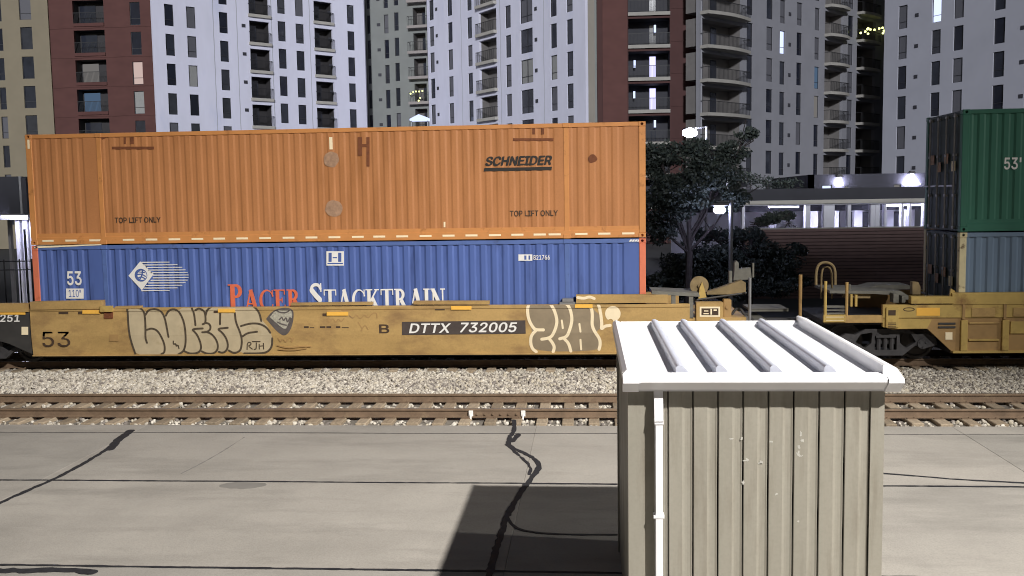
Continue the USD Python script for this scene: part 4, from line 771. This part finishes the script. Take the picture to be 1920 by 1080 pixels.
# right-hand tower, facing left
S1, S2 = np.array([32.42, 105.0]), np.array([38.15, 95.5]); s0, s1 = onl(S1, S2, 1657), onl(S1, S2, 1990)
t6 = tower('cool grey tower above the green container, its face turned left, one window lit', [s0, s1], [(s1[0]+14, s1[1]+8), (s0[0]+16, 134)])
f = Facade(t6, s0, s1, m_grey3)
for l, r, tp, v_ in ((1684, 1700.5, 69, 1.0), (1747, 1764, 57.5, 0), (1788, 1806.5, 50, 0), (1864, 1885, 35.5, 1.6), (1925, 1948, 22, 0)): f.windows(l, r, tp, 2.32, vent=v_)
f.finish(); shell(t6, [s1, (s1[0]+14, s1[1]+8), (s0[0]+16, 134), s0], m_grey3)

# ------------------------------------------------------------------ string lights, lit balcony, lamps
def bulbs(name, pts, mat, wire, label, cat, r=.06):
    t = thing(name, label, cat, pts[0]); obj('wire', [tube(pts, .015, 5)], m_balc, t)
    for p in pts: obj('bulb', [trimesh.creation.icosphere(1, r).apply_translation(p)], mat, t)
ff = Facade(None, q0, q1, None)
def onf(F, px, py, w): u, z = F.u(px, py); return F.P(u, z, w)
gp = [onf(ff, u, v, 1.0+.25*math.sin(i)) for i, (u, v) in enumerate([(1598, 64), (1603, 62), (1608, 66), (1610, 57), (1615, 55), (1620, 57), (1625, 58), (1630, 56), (1635, 55), (1640, 60), (1642, 64), (1648, 62), (1652, 58)])]
bulbs('string_lights', gp, e_garl, None, 'yellow-green string lights arched over a high balcony of the grey tower', 'string lights', .13)
fc = Facade(None, p2, p3, None)
bulbs('string_lights', [onf(fc, u, v, .95) for u, v in ((775, 177), (780, 174), (785, 173), (791, 173), (797, 172), (793, 185), (790, 190))], e_garl, None, 'small string lights on a balcony in the notch of the white tower', 'string lights', .10)
lt = thing('balcony_awning', 'pale awning given its own glow just above the orange container, in the notch of the white tower', 'awning', hy(784, 226, 112))
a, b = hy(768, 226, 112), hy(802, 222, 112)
obj('canopy', [exz(Polygon([(a[0], a[2]), (b[0], a[2]), (b[0], b[2]+.1), ((a[0]+b[0])/2, b[2]+.5), (a[0], b[2])]), 113.6, 1.6)], e_cool, lt)  # canopy emits by itself, standing in for lamplight falling on it
obj('support', [cyl((x, 112.6, a[2]-6), (x, 112.6, a[2]), .05, 6) for x in (a[0]+.1, b[0]-.1)], m_galv, lt)

def street_lamp(px, py, y, label, lit, arm=.9, glow=None):
    p = hy(px, py, y); t = thing('street_lamp', label, 'street lamp', (p[0], y, -.36), 'lit lamps beyond the train')
    obj('pole', [cyl((p[0]+arm, y, -.36), (p[0]+arm, y, p[2]+.35), .075, 10), cyl((p[0]+arm, y, p[2]+.3), (p[0]-.1, y, p[2]+.28), .045, 8)], m_galv, t)
    obj('lamp_head', [bx(p[0]-.35, p[0]+.25, y-.17, y+.17, p[2]+.14, p[2]+.26, .03)], m_galv, t)
    obj('lens', [trimesh.creation.icosphere(2, 1).apply_scale((lit*1.3, lit, lit*.8)).apply_translation((p[0]-.05, y, p[2]))], glow or e_lamp, t)
    return t, p
street_lamp(1295, 249, 58, 'bright bluish street lamp above the dark tree, right of the orange container', .34)
street_lamp(1352, 394, 35.6, 'low bright lamp on a short pole before the trees, left of the deck', .17, arm=.35, glow=e_lamp2)
street_lamp(1345, 348, 60, 'small white lamp beside the foot of the grey tower', .10, arm=.6)

# ------------------------------------------------------------------ parking deck, slatted wall, dark block
def gx(u, v, y): return hy(u, v, y)[0]
def gz(u, v, y): return hy(u, v, y)[2]
YG = 44.0
fx0, fx1, fzt = gx(1395, 430, YG), gx(1760, 430, YG), gz(1600, 428, YG)
fw = thing('slatted_wall', 'dark red-brown wall of horizontal slats behind the gap in the train', 'wall', ((fx0+fx1)/2, YG, -.36))
k = 0; z = fzt
while z > -.3:
    obj('slat', [bx(fx0, fx1, YG+random.uniform(-.008, .008), YG+.05, z-.128, z, .008)], m_slat, fw); z -= .148
for x in np.arange(fx0+.1, fx1, 1.9): obj('post', [bx(x-.05, x+.05, YG+.055, YG+.14, -.36, fzt)], m_cgrey, fw)
obj('added_backing_board', [bx(fx0, fx1, YG+.142, YG+.16, -.36, fzt)], m_darkwall, fw)  # added sheet that stops deck light shining through the slat gaps
obj('coping', [bx(fx0-.02, fx1, YG-.03, YG+.16, fzt+.002, fzt+.05)], m_slab, fw)
YD2, YDB = 46.0, 58.0
zr, zc, zf = gz(1600, 375, YD2), gz(1600, 383, YD2), .9
dk = thing('parking_deck', 'low parking deck with bright lit bays between white pillars, above the slatted wall', 'parking garage', (gx(1560, 400, YD2), 50, -.36))
dx0, dx1 = gx(1300, 380, YD2), gx(1860, 380, YD2)
obj('roof_slab', [bx(dx0, dx1, YD2, YDB, zc, zr-.02)], m_garage, dk)
obj('roof_edge', [bx(dx0-.1, dx1, YD2-.12, YD2-.004, zr-.14, zr+.03)], m_slab, dk)
obj('parapet', [bx(dx0-.05, dx1, YD2-.02, YD2+.2, zr+.032, gz(1600, 352, YD2))], m_darkwall, dk)
obj('floor', [bx(dx0, dx1, YD2, YDB, zf-.2, zf)], m_slab2, dk)
obj('back_wall', [bx(dx0, dx1, YDB, YDB+.2, -.36, zr)], m_garage, dk)
for u, w in ((1395, .14), (1516, .22), (1556, .50), (1594, .16), (1638, .20), (1647, .22), (1662, .12), (1694, .10), (1709, .1), (1740, .3)):
    x = gx(u, 400, YD2); obj('pillar', [bx(x-w/2, x+w/2, YD2+.12, YD2+.5, zf+.002, zc-.002, .02)], m_garage, dk)
for u in (1455, 1535, 1575, 1620, 1680, 1720):
    x = gx(u, 395, YD2+4); obj('pillar', [bx(x-.2, x+.2, YD2+5, YD2+5.4, zf+.002, zc-.002)], m_garage, dk)
obj('dark_beam', [bx(dx0, dx1, YD2+2.2, YD2+2.5, zc-.32, zc-.002)], m_darkwall, dk)
for u0, u1 in ((1552, 1575), (1596, 1634), (1664, 1694)):
    obj('parked_wall_panel', [bx(gx(u0, 395, YD2+8), gx(u1, 395, YD2+8), YD2+8, YD2+8.1, zf+.01, zc-.5)], m_darkwall, dk)
def ceiling_lamp(u0, u1, y, label):
    a, b = gx(u0, 385, y), gx(u1, 385, y); t = thing('ceiling_lamp', label, 'ceiling lamp', ((a+b)/2, y, zc-.1), 'lit lamps under the parking deck roof')
    obj('housing', [bx(a, b, y-.12, y+.12, zc-.05, zc-.002)], m_galv, t); obj('diffuser', [bx(a+.02, b-.02, y-.10, y+.10, zc-.12, zc-.052)], e_tube, t)
ceiling_lamp(1440, 1498, YD2+.6, 'long glowing lamp under the deck roof nearest the tree')
ceiling_lamp(1520, 1590, YD2+3.2, 'glowing lamp under the deck roof above the first lit bay')
ceiling_lamp(1600, 1640, YD2+3.2, 'glowing lamp under the deck roof above the bay with a parked car')
ceiling_lamp(1655, 1735, YD2+.6, 'pinkish glowing lamp under the deck roof beside the green container')
ceiling_lamp(1655, 1730, YD2+5.5, 'rear glowing lamp under the deck roof beside the green container')
# parked car seen in a bay
cx = gx(1615, 415, YD2+2.2); cz = zf
cr = thing('parked_car', 'dark car parked in a lit bay of the parking deck', 'car', (cx, YD2+2.5, cz))
body = [(-.95, .35), (-.95, .75), (-.70, .85), (-.45, 1.28), (.35, 1.30), (.72, .92), (1.0, .82), (1.02, .35)]
obj('body', [exz(affinity.translate(Polygon(body), cx, cz), YD2+4.2, 1.7)], m_cgrey, cr)
obj('side_window', [exz(affinity.translate(Polygon([(-.58, .86), (-.38, 1.2), (.3, 1.22), (.58, .92)]), cx, cz), YD2+2.498, .01)], m_pane[2], cr)
for dx in (-.55, .6): obj('wheel', [cyl((cx+dx, YD2+2.44, cz+.3), (cx+dx, YD2+2.62, cz+.3), .3, 16)], m_black, cr)
# dark block on the deck with small lit windows
YBk = 60.0
bk_ = thing('low_block', 'dark low block with small lit windows above the parking deck', 'building', (gx(1640, 340, YBk), 64, -.36))
F6 = Facade(bk_, (gx(1517, 340, YBk), YBk), (gx(1780, 340, YBk), YBk), m_darkwall, z1=gz(1620, 326, YBk))
for (u0, v0, u1, v1), mt in (((1541, 347, 1560, 359), e_cool), ((1584, 349, 1592, 357), e_dim), ((1606, 351, 1617, 357), m_curtain[0]), ((1676, 345, 1689, 356), e_dim)):
    a, z1_ = F6.u(u0, v0); b, z0_ = F6.u(u1, v1); F6.holes.append(sbox(a, z0_, b, z1_))
    w = obj('window', [F6.ex(sbox(a, z0_, b, z1_).difference(sbox(a+.05, z0_+.05, b-.05, z1_-.05)), -.15, -.08)], m_frame, bk_); obj('pane', [F6.b(a+.02, b-.02, z0_+.02, z1_-.02, -.14, -.12)], mt, w)
F6.finish()
for A, B in zip([F6.B, (F6.B[0], 72), (F6.A[0], 72)], [(F6.B[0], 72), (F6.A[0], 72), F6.A]): g = Facade(bk_, A, B, m_darkwall, z1=F6.z1); g.finish()
obj('roof', [bx(F6.A[0]+.3, F6.B[0]-.3, YBk+.3, 71.7, F6.z1-.3, F6.z1-.1)], m_darkwall, bk_)
def wall_light(u, v, label, r=.2):
    p = hy(u, v, YBk-.3); t = thing('wall_light', label, 'wall light', (p[0], YBk-.02, p[2]))
    obj('shade', [exz(Polygon([(p[0]-.2, p[2]+.35), (p[0]+.2, p[2]+.35), (p[0]+.12, p[2]+.52), (p[0]-.12, p[2]+.52)]), YBk-.005, .3)], m_cgrey, t)
    obj('glow', [exz(Polygon([(p[0]-.48*r/.2, p[2]-.28*r/.2), (p[0]+.48*r/.2, p[2]-.28*r/.2), (p[0]+.06, p[2]+.34), (p[0]-.06, p[2]+.34)]), YBk-.06, .2)], e_tube, t)
wall_light(1711, 337, 'bright triangular wall light on the dark block beside the green container')
wall_light(1575, 343, 'pinkish wall light on the dark block above its first window', .1)
# dark canopy roof running below the grey tower
cn = thing('canopy_roof', 'long dark flat canopy roof at the foot of the grey tower', 'canopy', (gx(1440, 362, 50), 50, -.36))
obj('roof', [bx(gx(1370, 362, 62), gx(1516, 362, 62), 62, 70, gz(1440, 370, 62), gz(1440, 356, 62))], m_darkwall, cn)
for u in (1385, 1505): obj('column', [bx(gx(u, 370, 63)-.12, gx(u, 370, 63)+.12, 63, 63.3, -.36, gz(1440, 370, 62))], m_darkwall, cn)

# ------------------------------------------------------------------ lit shelter and railing at the left edge
YS = 40.0
ls = thing('lit_shelter', 'shelter with a dark deep fascia and bright white columns at the left edge', 'shelter', (gx(20, 450, YS), 41, -.36))
a, b = gx(-60, 400, YS), gx(40, 400, YS)
obj('fascia', [bx(a, b, YS, YS+3, gz(20, 402, YS), gz(20, 331, YS), .02)], m_darkwall, ls)
obj('fascia_edge', [bx(b, b+.09, YS-.05, YS+.02, gz(20, 402, YS), gz(20, 331, YS))], m_galv, ls)
obj('fascia_end', [bx(b+.09, b+.28, YS+.0, YS+2.9, gz(20, 400, YS), gz(20, 333, YS))], m_darkwall, ls)
obj('ceiling', [bx(a, b+.25, YS+.05, YS+3, gz(20, 412, YS), gz(20, 403, YS))], m_garage, ls)
obj('back_wall', [bx(a, gx(24, 470, YS+2.9), YS+2.8, YS+3, -.36, gz(20, 412, YS))], m_slab2, ls)
for u0, u1 in ((23, 31), (36, 46), (50, 60)): obj('column', [bx(gx(u0, 470, YS), gx(u1, 470, YS), YS+.3, YS+.55, -.36, gz(20, 413, YS), .02)], m_garage, ls)
tb_ = thing('ceiling_lamp', 'glowing lamp under the shelter roof at the left edge', 'ceiling lamp', (gx(40, 404, YS), YS-.6, gz(40, 404, YS)))
obj('diffuser', [bx(gx(22, 404, YS), gx(58, 404, YS), YS-.75, YS-.45, gz(20, 407, YS), gz(20, 404, YS))], e_tube, tb_); obj('housing', [bx(gx(22, 404, YS), gx(58, 404, YS), YS-.8, YS+.05, gz(20, 403.5, YS), gz(20, 401, YS))], m_galv, tb_)
rl_ = thing('railing', 'thin black railing in front of the lit shelter columns', 'railing', (gx(30, 520, YS-3), YS-3, -.36))
for v in (490, 506): obj('rail', [cyl((gx(-40, v, YS-3), YS-3, gz(20, v, YS-3)), (gx(62, v, YS-3), YS-3, gz(20, v, YS-3)), .022, 6)], m_balc, rl_)
for u in (-10, 8, 37, 50, 60): obj('post', [cyl((gx(u, 500, YS-3), YS-3, -.36), (gx(u, 500, YS-3), YS-3, gz(20, 486 if u != 50 else 430, YS-3)), .03 if u < 45 else .05, 6)], m_balc, rl_)

# ------------------------------------------------------------------ trees
def tree(label, x, y, h, blobs, n, seed, trunk=.13):
    t = thing('street_tree', label, 'tree', (x, y, -.36), 'trees in the gap behind the train'); r = np.random.default_rng(seed)
    tops = [np.array(b[:3]) for b in blobs]; br = [cyl((x, y, -.36), (x+.1, y, h*.33), trunk, 8), cyl((x+.1, y, h*.33), (x+.05, y, h*.6), trunk*.7, 7)]
    for c in tops: 
        s_ = np.array([x+.08, y, h*.3+r.uniform(0, h*.2)]); mid = (s_+c)/2+r.normal(0, .15, 3); br += [cyl(s_, mid, trunk*.42, 6), cyl(mid, c, trunk*.25, 5)]
        for _ in range(4): e = c+r.normal(0, .45, 3)*np.array([1, 1, .7]); br.append(cyl(mid*.3+c*.7, e, .018, 4))
    obj('trunk', br, m_bark, t)
    P = []
    vol = np.array([b[3]**2 for b in blobs]); cnt = (vol/vol.sum()*n).astype(int)
    for b, c in zip(blobs, cnt):
        d = r.normal(size=(c*2, 3)); d /= np.linalg.norm(d, axis=1, keepdims=True); rad = r.uniform(.12, 1.3, c*2)**.6; q = np.array(b[:3])+d*rad[:, None]*np.array([b[3], b[3], b[3]*b[4]])
        kk = meshkit.noise(q*1.9, seed) > .43; P.append(q[kk][:c])
    P = np.vstack(P); m_ = len(P)
    for g in range(3):
        Q = P[g::3]; s = r.uniform(.035, .075, len(Q))[:, None]; a = r.normal(size=(len(Q), 3)); a /= np.linalg.norm(a, axis=1, keepdims=True); c = np.cross(a, r.normal(size=(len(Q), 3))); c /= np.linalg.norm(c, axis=1, keepdims=True)
        V = np.stack([Q-a*s*1.5, Q-c*s*.7, Q+a*s*1.5, Q+c*s*.7], 1).reshape(-1, 3); F_ = np.arange(len(V)).reshape(-1, 4)
        obj('crown', [trimesh.Trimesh(V, np.vstack([F_[:, [0, 1, 2]], F_[:, [0, 2, 3]]]), process=False)], m_leaf[g], t, kind='stuff')
def tp(u, v, y): p = hy(u, v, y); return p[0], y, p[2]
def blob(u, v, y, rpx, sq=.8): p = tp(u, v, y); return (*p, rpx*y/FOC, sq)
x = gx(1288, 470, 37.5)
tree('dark full tree with a faintly lit trunk just right of the orange container', x, 37.5, 6.5, [blob(*q) for q in ((1285, 345, 37.5, 58, .9), (1240, 300, 37.8, 42, .8), (1255, 375, 37, 50, .8), (1340, 330, 37.6, 46, .75), (1375, 285, 38, 30, .6), (1305, 285, 37.4, 32, .7), (1370, 375, 37.2, 34, .6), (1235, 430, 37.3, 34, .8), (1400, 250, 38, 20, .5))], 17000, 3)
x = gx(1405, 530, 39.5)
tree('broad low dark tree in front of the parking deck lamps', x, 39.5, 4.2, [blob(*q) for q in ((1400, 478, 39.5, 60, .55), (1345, 490, 39, 50, .6), (1455, 492, 39.6, 46, .5), (1290, 490, 39.2, 46, .75), (1487, 470, 39.8, 24, .5), (1395, 440, 39.4, 34, .4), (1440, 535, 39.3, 52, .4), (1350, 540, 39.2, 60, .4), (1490, 525, 39.6, 30, .5), (1260, 535, 39.2, 50, .5), (1330, 440, 39.3, 30, .5))], 22000, 5)
x = gx(1470, 410, 45.2)
tree('small leafy bush against the lamp-lit deck opening', x, 45.2, 3.4, [blob(*q) for q in ((1450, 408, 45.2, 16, .6), (1475, 404, 45.3, 14, .6), (1430, 415, 45.1, 14, .6))], 1500, 8, .05)
x = gx(1440, 345, 61)
tree('sparse tree crown against the foot of the grey tower', x, 61, 7.0, [blob(*q) for q in ((1400, 335, 61, 24, .6), (1440, 342, 61.2, 24, .5), (1480, 345, 61, 22, .5), (1360, 300, 61, 22, .7))], 1500, 11, .08)
